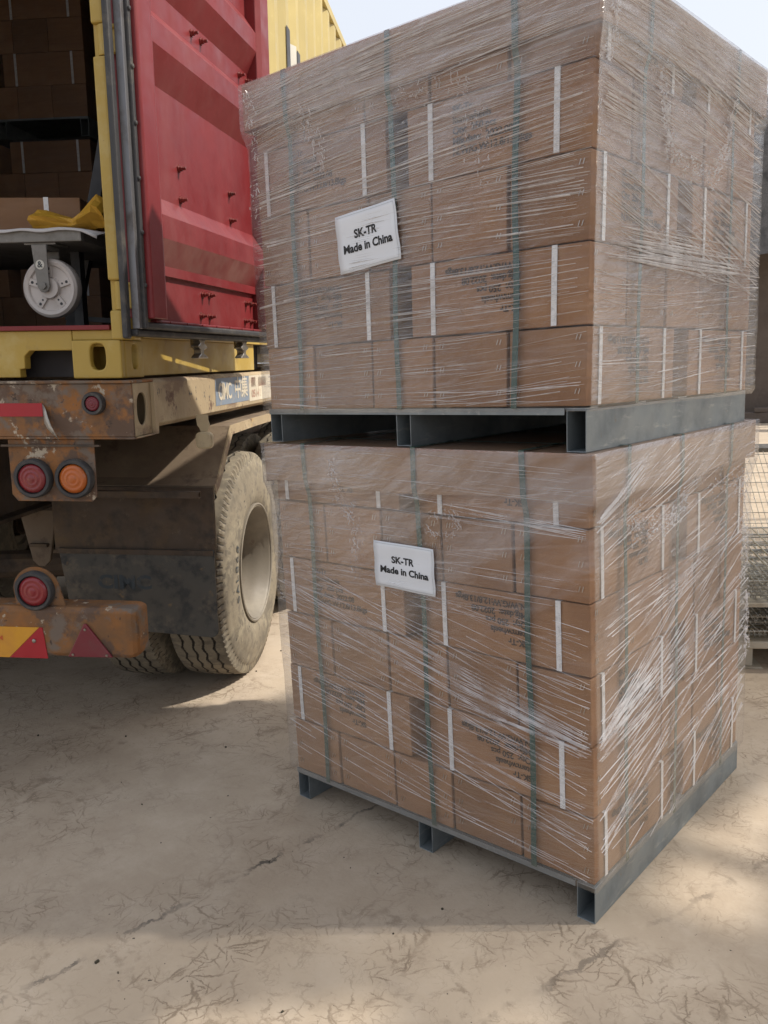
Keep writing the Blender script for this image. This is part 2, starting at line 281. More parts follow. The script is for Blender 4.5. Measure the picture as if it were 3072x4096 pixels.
    def strip(ax, ay, bx, by, w, seed):
        L = math.hypot(bx - ax, by - ay); nx, ny = -(by - ay) / L, (bx - ax) / L
        d = N(n, 'ShaderNodeVectorMath', operation='DOT_PRODUCT'); d.inputs[1].default_value = (nx, ny, 0)
        sb = N(n, 'ShaderNodeVectorMath', operation='SUBTRACT'); sb.inputs[1].default_value = (ax, ay, 0); l.new(va.outputs[0], sb.inputs[0]); l.new(sb.outputs[0], d.inputs[0])
        off = N(n, 'ShaderNodeMath', operation='SUBTRACT'); off.inputs[1].default_value = 0.065 * (nx + ny); l.new(d.outputs['Value'], off.inputs[0])
        ab = N(n, 'ShaderNodeMath', operation='ABSOLUTE'); l.new(off.outputs[0], ab.inputs[0])
        f = rng(ab.outputs[0], w * 0.4, w, 1, 0)
        bk, _ = noise_mask(n, l, vec, seed, 0.42, 0.60, 4); return mul(f, bk)
    c = mixc(n, l, mul(strip(-0.045, -0.438, 0.256, 0.545, 0.012, 4.0), 0.6), c, (0.12, 0.10, 0.08))
    c = mixc(n, l, mul(strip(-0.95, -1.045, -0.87, -0.14, 0.010, 7.0), 0.8), c, (0.07, 0.065, 0.06))
    # dark specks
    f, _ = noise_mask(n, l, vec, 55, 0.735, 0.76, 2); c = mixc(n, l, f, c, (0.06, 0.05, 0.045))
    l.new(c, p.inputs['Base Color']); p.inputs['Roughness'].default_value = 0.82; p.inputs['Specular IOR Level'].default_value = 0.25
    t = N(n, 'ShaderNodeTexNoise'); t.inputs['Scale'].default_value = 90; t.inputs['Detail'].default_value = 8; l.new(vec, t.inputs['Vector'])
    ad = N(n, 'ShaderNodeMath', operation='MULTIPLY_ADD'); ad.inputs[1].default_value = 1.4; l.new(marks, ad.inputs[0]); l.new(t.outputs['Fac'], ad.inputs[2])
    b = N(n, 'ShaderNodeBump'); b.inputs['Strength'].default_value = 0.35; b.inputs['Distance'].default_value = 0.003
    l.new(ad.outputs[0], b.inputs['Height']); l.new(b.outputs[0], p.inputs['Normal'])
    return m
M['ground'] = ground_material()

# ------------------------------------------------------------------ mesh helpers
class MB:
    def __init__(s): s.v = []; s.f = []
    def add(s, vs, fs):
        o = len(s.v); s.v += [tuple(x) for x in vs]; s.f += [tuple(i + o for i in f) for f in fs]; return s
    def box(s, lo, hi):
        x0, y0, z0 = lo; x1, y1, z1 = hi
        return s.add([(x0, y0, z0), (x1, y0, z0), (x1, y1, z0), (x0, y1, z0), (x0, y0, z1), (x1, y0, z1), (x1, y1, z1), (x0, y1, z1)],
                     [(3, 2, 1, 0), (4, 5, 6, 7), (0, 1, 5, 4), (1, 2, 6, 5), (2, 3, 7, 6), (3, 0, 4, 7)])
    def prism(s, poly, d0, d1, plane='xz'):
        """poly in 2D, extruded along the missing axis from d0 to d1."""
        mp = {'xz': lambda a, b, d: (a, d, b), 'xy': lambda a, b, d: (a, b, d), 'yz': lambda a, b, d: (d, a, b)}[plane]
        n = len(poly)
        return s.add([mp(a, b, d0) for a, b in poly] + [mp(a, b, d1) for a, b in poly],
                     [tuple(range(n))[::-1], tuple(range(n, 2 * n))] + [(i, (i + 1) % n, n + (i + 1) % n, n + i) for i in range(n)])
    def plate_hole(s, outer, inner, d0, d1, plane='xz'):
        """ring-shaped plate: outer and inner polygons with the same number of points."""
        mp = {'xz': lambda a, b, d: (a, d, b), 'xy': lambda a, b, d: (a, b, d), 'yz': lambda a, b, d: (d, a, b)}[plane]
        n = len(outer); vs = []
        for d in (d0, d1):
            vs += [mp(a, b, d) for a, b in outer] + [mp(a, b, d) for a, b in inner]
        fs = []
        for i in range(n):
            j = (i + 1) % n
            fs += [(i, j, n + j, n + i), (2 * n + i, 3 * n + i, 3 * n + j, 2 * n + j), (i, 2 * n + i, 2 * n + j, j), (n + i, n + j, 3 * n + j, 3 * n + i)]
        return s.add(vs, fs)
    def tube(s, pts, r, seg=8, cap=True):
        pts = [Vector(p) for p in pts]; o = len(s.v); n = len(pts)
        for i, p in enumerate(pts):
            d = (pts[min(i + 1, n - 1)] - pts[max(i - 1, 0)]).normalized()
            u = d.orthogonal().normalized() if i == 0 else (u - d * u.dot(d)).normalized()
            w = d.cross(u); rr = r[i] if isinstance(r, (list, tuple)) else r
            for k in range(seg):
                a = 2 * math.pi * k / seg; s.v.append(tuple(p + (u * math.cos(a) + w * math.sin(a)) * rr))
        for i in range(n - 1):
            for k in range(seg):
                a = o + i * seg + k; b = o + i * seg + (k + 1) % seg; s.f.append((a, b, b + seg, a + seg))
        if cap: s.f.append(tuple(o + k for k in range(seg))[::-1]); s.f.append(tuple(o + (n - 1) * seg + k for k in range(seg)))
        return s
    def lathe(s, prof, c, axis, seg=32, caps=True):
        """prof: list of (distance along axis, radius)."""
        ax = Vector(axis).normalized(); u = ax.orthogonal().normalized(); w = ax.cross(u); c = Vector(c); o = len(s.v); n = len(prof)
        for (d, r) in prof:
            for k in range(seg):
                a = 2 * math.pi * k / seg; s.v.append(tuple(c + ax * d + (u * math.cos(a) + w * math.sin(a)) * max(r, 1e-5)))
        for i in range(n - 1):
            for k in range(seg):
                a = o + i * seg + k; b = o + i * seg + (k + 1) % seg; s.f.append((a, b, b + seg, a + seg))
        if caps: s.f.append(tuple(o + k for k in range(seg))[::-1]); s.f.append(tuple(o + (n - 1) * seg + k for k in range(seg)))
        return s
    def ubox(s, c, sx, sy, sz, rot=None):
        """box centred at c, optionally rotated by a 3x3 matrix."""
        b = MB().box((-sx / 2, -sy / 2, -sz / 2), (sx / 2, sy / 2, sz / 2)); rot = rot or Matrix.Identity(3); c = Vector(c)
        return s.add([tuple(rot @ Vector(v) + c) for v in b.v], b.f)
    def build(s, name, mat, parent=None, origin=(0, 0, 0), bevel=0.0, smooth=False, matrix=None, fix=True):
        ox, oy, oz = origin
        me = bpy.data.meshes.new(name)
        me.from_pydata([(x - ox, y - oy, z - oz) for x, y, z in s.v], [], s.f); me.validate()
        if fix:
            bm = bmesh.new(); bm.from_mesh(me); bmesh.ops.recalc_face_normals(bm, faces=bm.faces[:])
            bm.to_mesh(me); bm.free()
        me.materials.append(M[mat] if isinstance(mat, str) else mat)
        o = bpy.data.objects.new(name, me); C.objects.link(o)
        if parent: o.parent = parent
        elif matrix is not None: o.matrix_world = matrix
        else: o.location = origin
        if bevel:
            b = o.modifiers.new('bevel', 'BEVEL'); b.width = bevel; b.segments = 2; b.limit_method = 'ANGLE'; b.angle_limit = R(40)
        if smooth:
            for f in me.polygons: f.use_smooth = True
            if smooth == 'auto':
                md = me; 
                bm = bmesh.new(); bm.from_mesh(me)
                for e in bm.edges:
                    if len(e.link_faces) == 2 and e.calc_face_angle(0) > R(38): e.smooth = False
                bm.to_mesh(me); bm.free()
        return o
def tag(o, label=None, cat=None, group=None, kind=None):
    if label: o['label'] = label
    if cat: o['category'] = cat
    if group: o['group'] = group
    if kind: o['kind'] = kind
    return o
def empty(name, matrix):
    o = bpy.data.objects.new(name, None); C.objects.link(o); o.empty_display_size = 0.05
    o.matrix_world = matrix if isinstance(matrix, Matrix) else Matrix.Translation(matrix)
    return o
def ellipse(cx, cy, rx, ry, n=24, power=2.0):
    out = []
    for k in range(n):
        a = 2 * math.pi * k / n; ca, sa = math.cos(a), math.sin(a)
        out.append((cx + rx * math.copysign(abs(ca) ** (2 / power), ca), cy + ry * math.copysign(abs(sa) ** (2 / power), sa)))
    return out
def rect_ring(x0, z0, x1, z1, n=24, cx=None, cz=None):
    """rectangle outline with n points matching the angles of ellipse()."""
    cx = (x0 + x1) / 2 if cx is None else cx; cz = (z0 + z1) / 2 if cz is None else cz; out = []
    for k in range(n):
        a = 2 * math.pi * k / n; ca, sa = math.cos(a), math.sin(a); t = 1e9
        if ca > 1e-9: t = min(t, (x1 - cx) / ca)
        if ca < -1e-9: t = min(t, (x0 - cx) / ca)
        if sa > 1e-9: t = min(t, (z1 - cz) / sa)
        if sa < -1e-9: t = min(t, (z0 - cz) / sa)
        out.append((cx + ca * t, cz + sa * t))
    for X in (x0, x1):            # snap nearest points to the corners
        for Z in (z0, z1):
            k = min(range(n), key=lambda i: (out[i][0] - X) ** 2 + (out[i][1] - Z) ** 2); out[k] = (X, Z)
    return out
_text_cache = {}
def text_mesh(s, size, bold=0.0, spacing=1.0, line=1.0, align='LEFT'):
    """flat lettering as (verts2d, faces)."""
    key = (s, size, bold, spacing, line, align)
    if key in _text_cache: return _text_cache[key]
    cu = bpy.data.curves.new('lettering', 'FONT'); cu.body = s; cu.size = size; cu.offset = bold; cu.space_character = spacing; cu.space_line = line
    cu.align_x = align; cu.resolution_u = 3; cu.fill_mode = 'FRONT'
    o = bpy.data.objects.new('lettering', cu); C.objects.link(o)
    dg = bpy.context.evaluated_depsgraph_get(); me = bpy.data.meshes.new_from_object(o.evaluated_get(dg))
    res = ([(v.co.x, v.co.y) for v in me.vertices], [tuple(p.vertices) for p in me.polygons])
    bpy.data.objects.remove(o); bpy.data.meshes.remove(me); bpy.data.curves.remove(cu)
    _text_cache[key] = res; return res

# ------------------------------------------------------------------ ground
g = MB(); G = 300.0
xs = [-G, -60, -20, -8, -4, -2, 0, 2, 4, 8, 20, 60, G]
for x in xs:
    for y in xs: g.v.append((x, y, 0.0))
k = len(xs)
for i in range(k - 1):
    for j in range(k - 1): g.f.append((i * k + j, (i + 1) * k + j, (i + 1) * k + j + 1, i * k + j + 1))
tag(g.build('ground', 'ground', fix=False), kind='structure')

# ------------------------------------------------------------------ wrapped pallet stacks
# a stack is warped between its bottom and top outlines: a runs along the left-hand face (0 at the front corner, -1 at its far end),
# b along the right-hand face (0 front, 1 far end); corners fl (front), ll (left), rr (right)
class Load:
    def __init__(s, bot, top, layers):
        s.bot = [Vector(v) for v in bot]; s.top = [Vector(v) for v in top]; s.layers = layers   # layers: z of layer boundaries
        s.W = (s.bot[1] - s.bot[0]).length; s.D = (s.bot[2] - s.bot[0]).length
    def P(s, a, b, h, out_a=0.0, out_b=0.0):
        """a: metres left of the front corner, b: metres back, h: 0..1 height; out_*: metres off the faces."""
        fa = a / s.W; fb = b / s.D
        def pl(c):
            f, l, r = c
            return f + (l - f) * fa + (r - f) * fb
        p = pl(s.bot).lerp(pl(s.top), h)
        return p
    def h(s, z): return (z - s.layers[0]) / (s.layers[-1] - s.layers[0])
LOW = Load([(0.0045, -0.006, 0.1075), (-1.108, -0.007, 0.1055), (0.0045, 1.063, 0.098)],
           [(-0.007, -0.019, 1.205), (-1.117, -0.0185, 1.202), (0.004, 1.067, 1.209)], [0.105, 0.286, 0.476, 0.659, 0.844, 1.029, 1.205])
UPP = Load([(-0.007, -0.0295, 1.3175), (-1.119, -0.020, 1.3125), (0.010, 1.048, 1.312)],
           [(0.011, -0.0185, 2.245), (-1.1185, -0.0165, 2.263), (0.010, 1.0505, 2.260)], [1.315, 1.500, 1.685, 1.880, 2.065, 2.250])
PRINT = "SK-Tr\nItem:wheels\nQty:  250 pcs\nMfg.date:  2022.08\nN.W/G.W:12.8/13.8kgs"
ORD = ['bottom', 'second', 'third', 'fourth', 'fifth', 'sixth']

def build_load(LD, which, seed, base_empty=None):
    rnd = random.Random(seed); nl = len(LD.layers) - 1; ins = 0.004
    for k in range(nl):
        h0, h1 = LD.h(LD.layers[k]), LD.h(LD.layers[k + 1])
        short_left = (k % 2 == 0)                     # bottom layer shows its short ends on the left-hand face
        Lw, Ld = LD.W - 2 * ins, LD.D - 2 * ins
        if short_left: rows_a, rows_b = [0.0, .217, .445, .662, .893, 1.10], [(0.0, .487), (.583, 1.056)]
        else: rows_a, rows_b = [(0.0, .520), (.590, 1.105)], [0.0, .20, .42, .645, .855, 1.056]
        def spans(r): return r if isinstance(r[0], tuple) else [(r[i] + 0.0015, r[i + 1] - 0.0025) for i in range(len(r) - 1)]
        A, B = spans(rows_a), spans(rows_b)
        for ia, (a0, a1) in enumerate(A):
            for ib, (b0, b1) in enumerate(B):
                if ib > 0 and not short_left: a0, a1 = ((0.0, 0.548), (0.552, 1.105))[ia]  # rear rows moved together so the gap stays dark
                if ia > 0 and short_left: b0, b1 = ((0.0, 0.528), (0.532, 1.056))[ib]
                ja = rnd.uniform(0.0, 0.005); jb = rnd.uniform(0.0, 0.005); jt = rnd.uniform(0.0, 0.0025)
                aa0, aa1 = (a0 + ins + (ja if ia == 0 else 0)), min(a1, LD.W - ins)
                bb0, bb1 = (b0 + ins + (jb if ib == 0 else 0)), min(b1, LD.D - ins)
                hh0 = h0 + 0.0008; hh1 = h1 - 0.0016 - jt
                base = LD.P((aa0 + aa1) / 2, (bb0 + bb1) / 2, hh0)
                # slightly bulged carton: 4 x 4 x 3 grid skin
                mb = MB(); cidx = {}
                na, nb, nh = 5, 5, 4
                def vert(i, j, m):
                    if (i, j, m) in cidx: return cidx[(i, j, m)]
                    u, v, w = i / (na - 1), j / (nb - 1), m / (nh - 1)
                    bul = 0.0028; ea = 0.0022
                    du = bul * math.sin(math.pi * v) * math.sin(math.pi * w) if i in (0, na - 1) else 0
                    dv = bul * math.sin(math.pi * u) * math.sin(math.pi * w) if j in (0, nb - 1) else 0
                    a = aa0 + (aa1 - aa0) * u + (-du if i == 0 else du if i == na - 1 else 0)
                    b = bb0 + (bb1 - bb0) * v + (-dv if j == 0 else dv if j == nb - 1 else 0)
                    p = LD.P(a, b, hh0 + (hh1 - hh0) * w); cidx[(i, j, m)] = len(mb.v); mb.v.append(tuple(p)); return cidx[(i, j, m)]
                for i in range(na - 1):
                    for j in range(nb - 1):
                        for m_ in (0, nh - 1): mb.f.append((vert(i, j, m_), vert(i + 1, j, m_), vert(i + 1, j + 1, m_), vert(i, j + 1, m_)))
                for i in range(na - 1):
                    for w in range(nh - 1):
                        for j in (0, nb - 1): mb.f.append((vert(i, j, w), vert(i + 1, j, w), vert(i + 1, j, w + 1), vert(i, j, w + 1)))
                for j in range(nb - 1):
                    for w in range(nh - 1):
                        for i in (0, na - 1): mb.f.append((vert(i, j, w), vert(i, j + 1, w), vert(i, j + 1, w + 1), vert(i, j, w + 1)))
                o = mb.build('carton', 'cardboard', origin=tuple(base), bevel=0.003)
                long_on_left = not short_left
                side = 'printed long side' if True else ''
                lay = ORD[k] + ' layer of %s load' % which
                corner = (ia == 0 and ib == 0)
                if ib == 0 and ia == 0: lab = 'brown carton at the front corner of the %s' % lay
                elif long_on_left and ib == 0: lab = 'brown strapped carton, long side beside the gap, %s' % lay
                elif short_left and ib == 0: lab = 'brown carton showing its plain short end, %s' % lay
                elif ia == 0 and short_left: lab = 'brown strapped carton past the gap, skid side face, %s' % lay
                elif ia == 0: lab = 'brown carton end on the skid side face, %s' % lay
                else: lab = 'brown carton in the rear rows of the %s' % lay
                tag(o, lab, 'carton', 'cartons in the %s' % lay)
                # parts
                def rel(p): return tuple(p)
                la, lb = (aa1 - aa0), (bb1 - bb0)
                if long_on_left and (ib == 0):     # two white straps round the carton + print on the visible long side
                    for sa in ((0.085, 0.437) if ia == 0 else (0.075, 0.462)):
                        s = MB(); ac = aa0 + sa; w2 = 0.0072
                        loop = [(bb0 - 0.0045, hh0 + 0.002), (bb0 - 0.0048, (hh0 + hh1) / 2), (bb0 - 0.0045, hh1 + 0.0006), (bb0 + 0.05, hh1 + 0.0012)]
                        for (b_, h_) in loop:
                            s.v.append(tuple(LD.P(ac - w2, b_, h_))); s.v.append(tuple(LD.P(ac + w2, b_, h_)))
                            s.v.append(tuple(LD.P(ac + w2, b_ + 0.001, h_ - 0.0004))); s.v.append(tuple(LD.P(ac - w2, b_ + 0.001, h_ - 0.0004)))
                        for q in range(3):
                            for e in range(4): s.f.append((q * 4 + e, q * 4 + (e + 1) % 4, q * 4 + 4 + (e + 1) % 4, q * 4 + 4 + e))
                        s.f += [(0, 1, 2, 3), (12, 15, 14, 13)]
                        s.build('strap', 'white_strap', o, origin=tuple(base))
                    v2, f2 = text_mesh(PRINT, 0.0245, 0.0007, 0.95, 1.02)
                    flip = (k % 4 == 1) if which == 'upper' else (k in (1, 5) or (k == 3 and ia == 0))
                    tm = MB(); Hm = (LD.layers[k + 1] - LD.layers[k])
                    for (x, y) in v2:
                        if flip: a_, z_ = aa0 + (0.175 if ia == 0 else 0.175) + x, 0.062 * Hm / 0.185 - y * 1.0
                        else: a_, z_ = aa0 + (0.37 if ia == 0 else 0.365) - x, 0.148 * Hm / 0.185 + y
                        tm.v.append(tuple(LD.P(a_, bb0 - 0.0036, hh0 + (hh1 - hh0) * min(max(z_ / Hm, 0.01), 0.99))))
                    tm.f = list(f2); tm.build('print', 'print_ink', o, origin=tuple(base), fix=False)
                if short_left and ia == 0:
                    for sb in ((0.058, 0.408) if ib == 0 else (0.077, 0.415)):
                        s = MB(); bc = bb0 + sb; w2 = 0.0072
                        loop = [(aa0 - 0.0045, hh0 + 0.002), (aa0 - 0.0048, (hh0 + hh1) / 2), (aa0 - 0.0045, hh1 + 0.0006), (aa0 + 0.05, hh1 + 0.0012)]
                        for (a_, h_) in loop:
                            s.v.append(tuple(LD.P(a_, bc - w2, h_))); s.v.append(tuple(LD.P(a_, bc + w2, h_)))
                            s.v.append(tuple(LD.P(a_ + 0.001, bc + w2, h_ - 0.0004))); s.v.append(tuple(LD.P(a_ + 0.001, bc - w2, h_ - 0.0004)))
                        for q in range(3):
                            for e in range(4): s.f.append((q * 4 + e, q * 4 + (e + 1) % 4, q * 4 + 4 + (e + 1) % 4, q * 4 + 4 + e))
                        s.f += [(0, 1, 2, 3), (12, 15, 14, 13)]
                        s.build('strap', 'white_strap', o, origin=tuple(base))
                    v2, f2 = text_mesh(PRINT, 0.0245, 0.0007, 0.95, 1.02)
                    flip = (k % 4 == 0); tm = MB(); Hm = (LD.layers[k + 1] - LD.layers[k])
                    for (x, y) in v2:
                        if flip: b_, z_ = bb0 + 0.315 - x, 0.062 * Hm / 0.185 - y
                        else: b_, z_ = bb0 + 0.145 + x, 0.148 * Hm / 0.185 + y
                        tm.v.append(tuple(LD.P(aa0 - 0.0036, b_, hh0 + (hh1 - hh0) * min(max(z_ / Hm, 0.01), 0.99))))
                    tm.f = list(f2); tm.build('print', 'print_ink', o, origin=tuple(base), fix=False)
                # staples on the short ends that face out
                if short_left and ib == 0 or (not short_left and ia == 0):
                    st = MB()
                    for e in (0, 1):
                        for hz in (0.16, 0.5, 0.84):
                            hc = hh0 + (hh1 - hh0) * hz; tilt = 0.004
                            for dd in (0.0, 0.009):
                                if short_left:
                                    ac = aa0 + (0.018 + dd if e == 0 else la - 0.027 + dd); pts = [LD.P(ac, bb0 - 0.0028, hc), LD.P(ac - tilt, bb0 - 0.0028, hc + 0.013)]
                                else:
                                    bc = bb0 + (0.018 + dd if e == 0 else lb - 0.027 + dd); pts = [LD.P(aa0 - 0.0028, bc, hc), LD.P(aa0 - 0.0028, bc + tilt, hc + 0.013)]
                                st.tube(pts, 0.0009, 4)
                    sp = st.build('staples', 'staple', o, origin=tuple(base)); sp['kind'] = 'stuff'

def face_point(LD, face, s, h, off):
    """point on the outside of a load: face 'L' (left-hand) or 'R' (right-hand), s metres from the front corner."""
    if face == 'L': return LD.P(s, -off, h)
    return LD.P(-off, s, h)

def film_profile(h, hcap):
    return 0.012 + (0.013 if h > hcap else 0.013 * max(0.0, 1 - (hcap - h) / 0.05))

def build_film(LD, which, mat, hcap, label, n_creases, seed):
    rnd = random.Random(seed); W, D = LD.W, LD.D
    # perimeter: front corner -> left face -> back... closed loop
    per = []
    nn = 56; r = 0.010
    def seg(p0, p1, n):
        for i in range(n): t = i / n; per.append((p0[0] + (p1[0] - p0[0]) * t, p0[1] + (p1[1] - p0[1]) * t))
    def arc(cx, cy, a0, a1, n=4):
        for i in range(n): t = a0 + (a1 - a0) * i / n; per.append((cx + r * math.cos(t), cy + r * math.sin(t)))
    # coordinates (a,b): outward at front corner is (-,-)
    arc(r, r, math.pi, 1.5 * math.pi); seg((r, 0), (W - r, 0), nn); arc(W - r, r, 1.5 * math.pi, 2 * math.pi)
    seg((W, r), (W, D - r), nn); arc(W - r, D - r, 0, .5 * math.pi); seg((W - r, D), (r, D), nn); arc(r, D - r, .5 * math.pi, math.pi); seg((0, D - r), (0, r), nn)
    NP = len(per); NH = 64; mb = MB(); uvs = []; acc = [0.0]
    for i in range(1, NP + 1):
        a, b = per[i % NP]; c, d = per[i - 1]; acc.append(acc[-1] + math.hypot(a - c, b - d))
    for j in range(NH + 1):
        h = -0.012 + 1.018 * j / NH
        off = film_profile(h, hcap)
        for i in range(NP):
            a, b = per[i]; ca, cb = W / 2, D / 2
            wob = 0.0012 * mnoise.noise(Vector((acc[i] * 5.0, h * 26.0, seed * 3.1))) + 0.0018 * mnoise.noise(Vector((acc[i] * 2.0, h * 7.0 + acc[i], seed * 1.7)))
            o2 = off + wob
            if h < 0.0: o2 = 0.004
            aa = a + math.copysign(1, a - ca) * o2 * min(1, abs(a - ca) / (W / 2 - 0.012)) ** 40 if abs(a - ca) > 0.4 * W else a
            bb = b + math.copysign(1, b - cb) * o2 * min(1, abs(b - cb) / (D / 2 - 0.012)) ** 40 if abs(b - cb) > 0.4 * D else b
            mb.v.append(tuple(LD.P(aa, bb, h)))
    for j in range(NH):
        for i in range(NP):
            mb.f.append((j * NP + i, j * NP + (i + 1) % NP, (j + 1) * NP + (i + 1) % NP, (j + 1) * NP + i))
            z0, z1 = j / NH * 1.0, (j + 1) / NH
            uvs += [(acc[i], z0), (acc[i + 1], z0), (acc[i + 1], z1), (acc[i], z1)]
    mb.f.append(tuple(NH * NP + i for i in range(NP)))
    uvs += [(per[i][0] + 3, per[i][1]) for i in range(NP)]
    base = tuple(LD.P(W / 2, D / 2, 0))
    o = mb.build('stretch_film', mat, origin=base, fix=False, smooth=True)
    o.data.polygons[-1].use_smooth = False
    ul = o.data.uv_layers.new(name='film')
    for li, uv in enumerate(uvs): ul.data[li].uv = uv
    tag(o, label, 'film', 'stretch film round the pallet loads')
    # creases: thin raised ribbons of gathered film
    cr = MB()
    def ribbon(face, s0, h0, length, slope, width, curv=0.0, n=9, lift=0.0035):
        pts = []
        for i in range(n):
            t = i / (n - 1); s = s0 + length * t; h = h0 + slope * length * t + curv * t * (1 - t)
            S = W if face == 'L' else D
            if s < -0.004 or s > S - 0.003 or h < 0.004 or h > 0.995: continue
            pts.append((s, h, t))
        if len(pts) < 3: return
        o0 = len(cr.v)
        for (s, h, t) in pts:
            w = width * (0.15 + 0.85 * math.sin(math.pi * min(max((t), 0.02), 0.98)) ** 0.6) / 2
            off = film_profile(h, hcap) + lift
            cr.v.append(tuple(face_point(LD, face, s, h - w, off - 0.001)))
            cr.v.append(tuple(face_point(LD, face, s, h, off + 0.0005 + w * 0.9)))
            cr.v.append(tuple(face_point(LD, face, s, h + w, off - 0.001)))
        for i in range(len(pts) - 1):
            a = o0 + 3 * i; cr.f += [(a, a + 3, a + 4, a + 1), (a + 1, a + 4, a + 5, a + 2)]
    H = 1.0
    for c in range(n_creases):
        face = 'L' if rnd.random() < 0.55 else 'R'; S = W if face == 'L' else D
        h0 = rnd.random() ** 0.9; s0 = rnd.uniform(-0.35, S * 0.97)
        # neighbours run nearly parallel: slope follows a smooth field over the face
        sm = lambda x, y, q: 0.5 + 0.5 * max(-1, min(1, 1.8 * mnoise.noise(Vector((x, y, seed * 2.3 + q)))))
        fld = sm(s0 * 1.6, h0 * 4.5, 0 if face == 'L' else 5)
        if which == 'upper':
            slope = (-0.13 + 0.17 * fld) if face == 'L' else (-0.16 + 0.24 * fld)
            if face == 'R' and 0.40 < h0 < 0.62: slope = -0.05 - 0.22 * fld
            dens = 0.35 + 0.65 * sm(s0 * 2.2, h0 * 3.0, 9) if h0 > 0.3 else 0.55
        else:
            if h0 < 0.6: slope = (0.04 + 0.27 * fld) if face == 'L' else (0.08 + 0.42 * fld)
            else: slope = (-0.04 + 0.09 * fld) if face == 'L' else (0.02 + 0.40 * fld)
            dens = 0.9 if (h0 < 0.6 or face == 'R') else 0.6
        slope += rnd.gauss(0, 0.014)
        if rnd.random() > dens: continue
        length = abs(rnd.gauss(0.0, 0.34)) + 0.10; width = min(abs(rnd.gauss(0.0, 0.0011)) + 0.0007, 0.0042)
        if which == 'lower': width *= 0.7
        elif rnd.random() < 0.04: width = rnd.uniform(0.003, 0.006)
        ribbon(face, s0, h0, length, slope, width, rnd.gauss(0, 0.006))
    if which == 'lower':     # fan of tight ridges pulled to the front edge
        for c in range(34):
            s0 = rnd.choice([-0.06, -0.06, rnd.uniform(0, 0.3)]); hh = 0.335 + rnd.gauss(0, 0.02) if c < 18 else rnd.uniform(0.06, 0.52)
            sl = rnd.uniform(0.10, 0.34); ribbon('L', s0, hh + sl * s0 * .6, rnd.uniform(0.45, 1.08), sl, rnd.uniform(0.0007, 0.0019), rnd.gauss(0, 0.008), 14)
            sl = rnd.uniform(0.10, 0.55)
            ribbon('R', s0, hh + sl * s0 * .6, rnd.uniform(0.35, 1.05), sl, rnd.uniform(0.0008, 0.0022), rnd.gauss(0, 0.010), 14)
        for c in range(9):
            hh = 0.335 + rnd.gauss(0, 0.006); ribbon('L', -0.05, hh, rnd.uniform(0.2, 0.5), rnd.uniform(0.08, .2), 0.0028, 0); ribbon('R', -0.05, hh, rnd.uniform(0.15, 0.4), rnd.uniform(0.15, .4), 0.0028, 0)
            hh = 0.835 + rnd.gauss(0, 0.006); ribbon('L', 0.004, hh, rnd.uniform(0.2, 0.6), rnd.uniform(0.0, .1), 0.003, 0); ribbon('R', -0.05, hh, rnd.uniform(0.15, 0.4), rnd.uniform(0.25, .5), 0.0032, 0)
    else:
        for c in range(40):
            hh = rnd.choice([0.39, 0.40, 0.375, 0.36, 0.43]) + rnd.gauss(0, 0.006); ribbon('R', rnd.uniform(0.004, .3), hh, rnd.uniform(0.3, 0.9), rnd.gauss(0, 0.02), rnd.uniform(0.0015, 0.006), rnd.gauss(0, .004), 12)
    # bunched, crumpled runs of film
    def crumple(face, pts, n, spread):
        for q in range(n):
            t = rnd.random() * (len(pts) - 1); i = int(t); f = t - i
            s = pts[i][0] + (pts[i + 1][0] - pts[i][0]) * f; h = pts[i][1] + (pts[i + 1][1] - pts[i][1]) * f
            s += rnd.gauss(0, spread); h += rnd.gauss(0, spread)
            ds, dh = pts[i + 1][0] - pts[i][0], pts[i + 1][1] - pts[i][1]; L_ = math.hypot(ds, dh) + 1e-6
            ang = math.atan2(dh, ds) + rnd.gauss(0, 0.5); ln = rnd.uniform(0.004, 0.016); w = rnd.uniform(0.0003, 0.0009)
            o0 = len(cr.v); k = 5
            for m_ in range(k):
                u = m_ / (k - 1); ss = s + math.cos(ang) * ln * u + rnd.gauss(0, 0.0012); hh = h + math.sin(ang) * ln * u + rnd.gauss(0, 0.0012)
                off = film_profile(hh, hcap) + 0.004 + rnd.random() * 0.005; ww = w * math.sin(math.pi * min(max(u, .08), .92))
                nx, nh_ = -math.sin(ang) * ww, math.cos(ang) * ww
                cr.v.append(tuple(face_point(LD, face, max(ss - nx, 0.002), min(hh - nh_, .997), off - 0.002))); cr.v.append(tuple(face_point(LD, face, max(ss, .002), min(hh, .997), off + 0.001))); cr.v.append(tuple(face_point(LD, face, max(ss + nx, .002), min(hh + nh_, .997), off - 0.002)))
            for m_ in range(k - 1):
                a = o0 + 3 * m_; cr.f += [(a, a + 3, a + 4, a + 1), (a + 1, a + 4, a + 5, a + 2)]
    if which == 'upper':
        crumple('R', [(0.30, 0.86), (0.33, 0.70), (0.38, 0.64), (0.52, 0.62), (0.66, 0.63), (0.74, 0.70), (0.80, 0.86)], 260, 0.014)
        crumple('L', [(0.87, 0.90), (0.84, 0.80), (0.80, 0.72)], 60, 0.02); crumple('L', [(1.09, 0.98), (1.07, 0.85), (1.09, 0.62)], 55, 0.012)
        crumple('L', [(0.36, 0.86), (0.30, 0.72), (0.28, 0.60)], 60, 0.02); crumple('R', [(0.03, 0.95), (0.03, 0.8)], 60, 0.014)
        crumple('L', [(0.55, 0.83), (0.48, 0.80), (0.40, 0.84)], 30, 0.02)
    else:
        crumple('L', [(0.82, 0.98), (0.80, 0.86), (0.74, 0.80), (0.75, 0.66)], 130, 0.012)
        crumple('L', [(0.46, 0.84), (0.40, 0.86), (0.37, 0.82), (0.42, 0.78), (0.48, 0.80)], 80, 0.008)
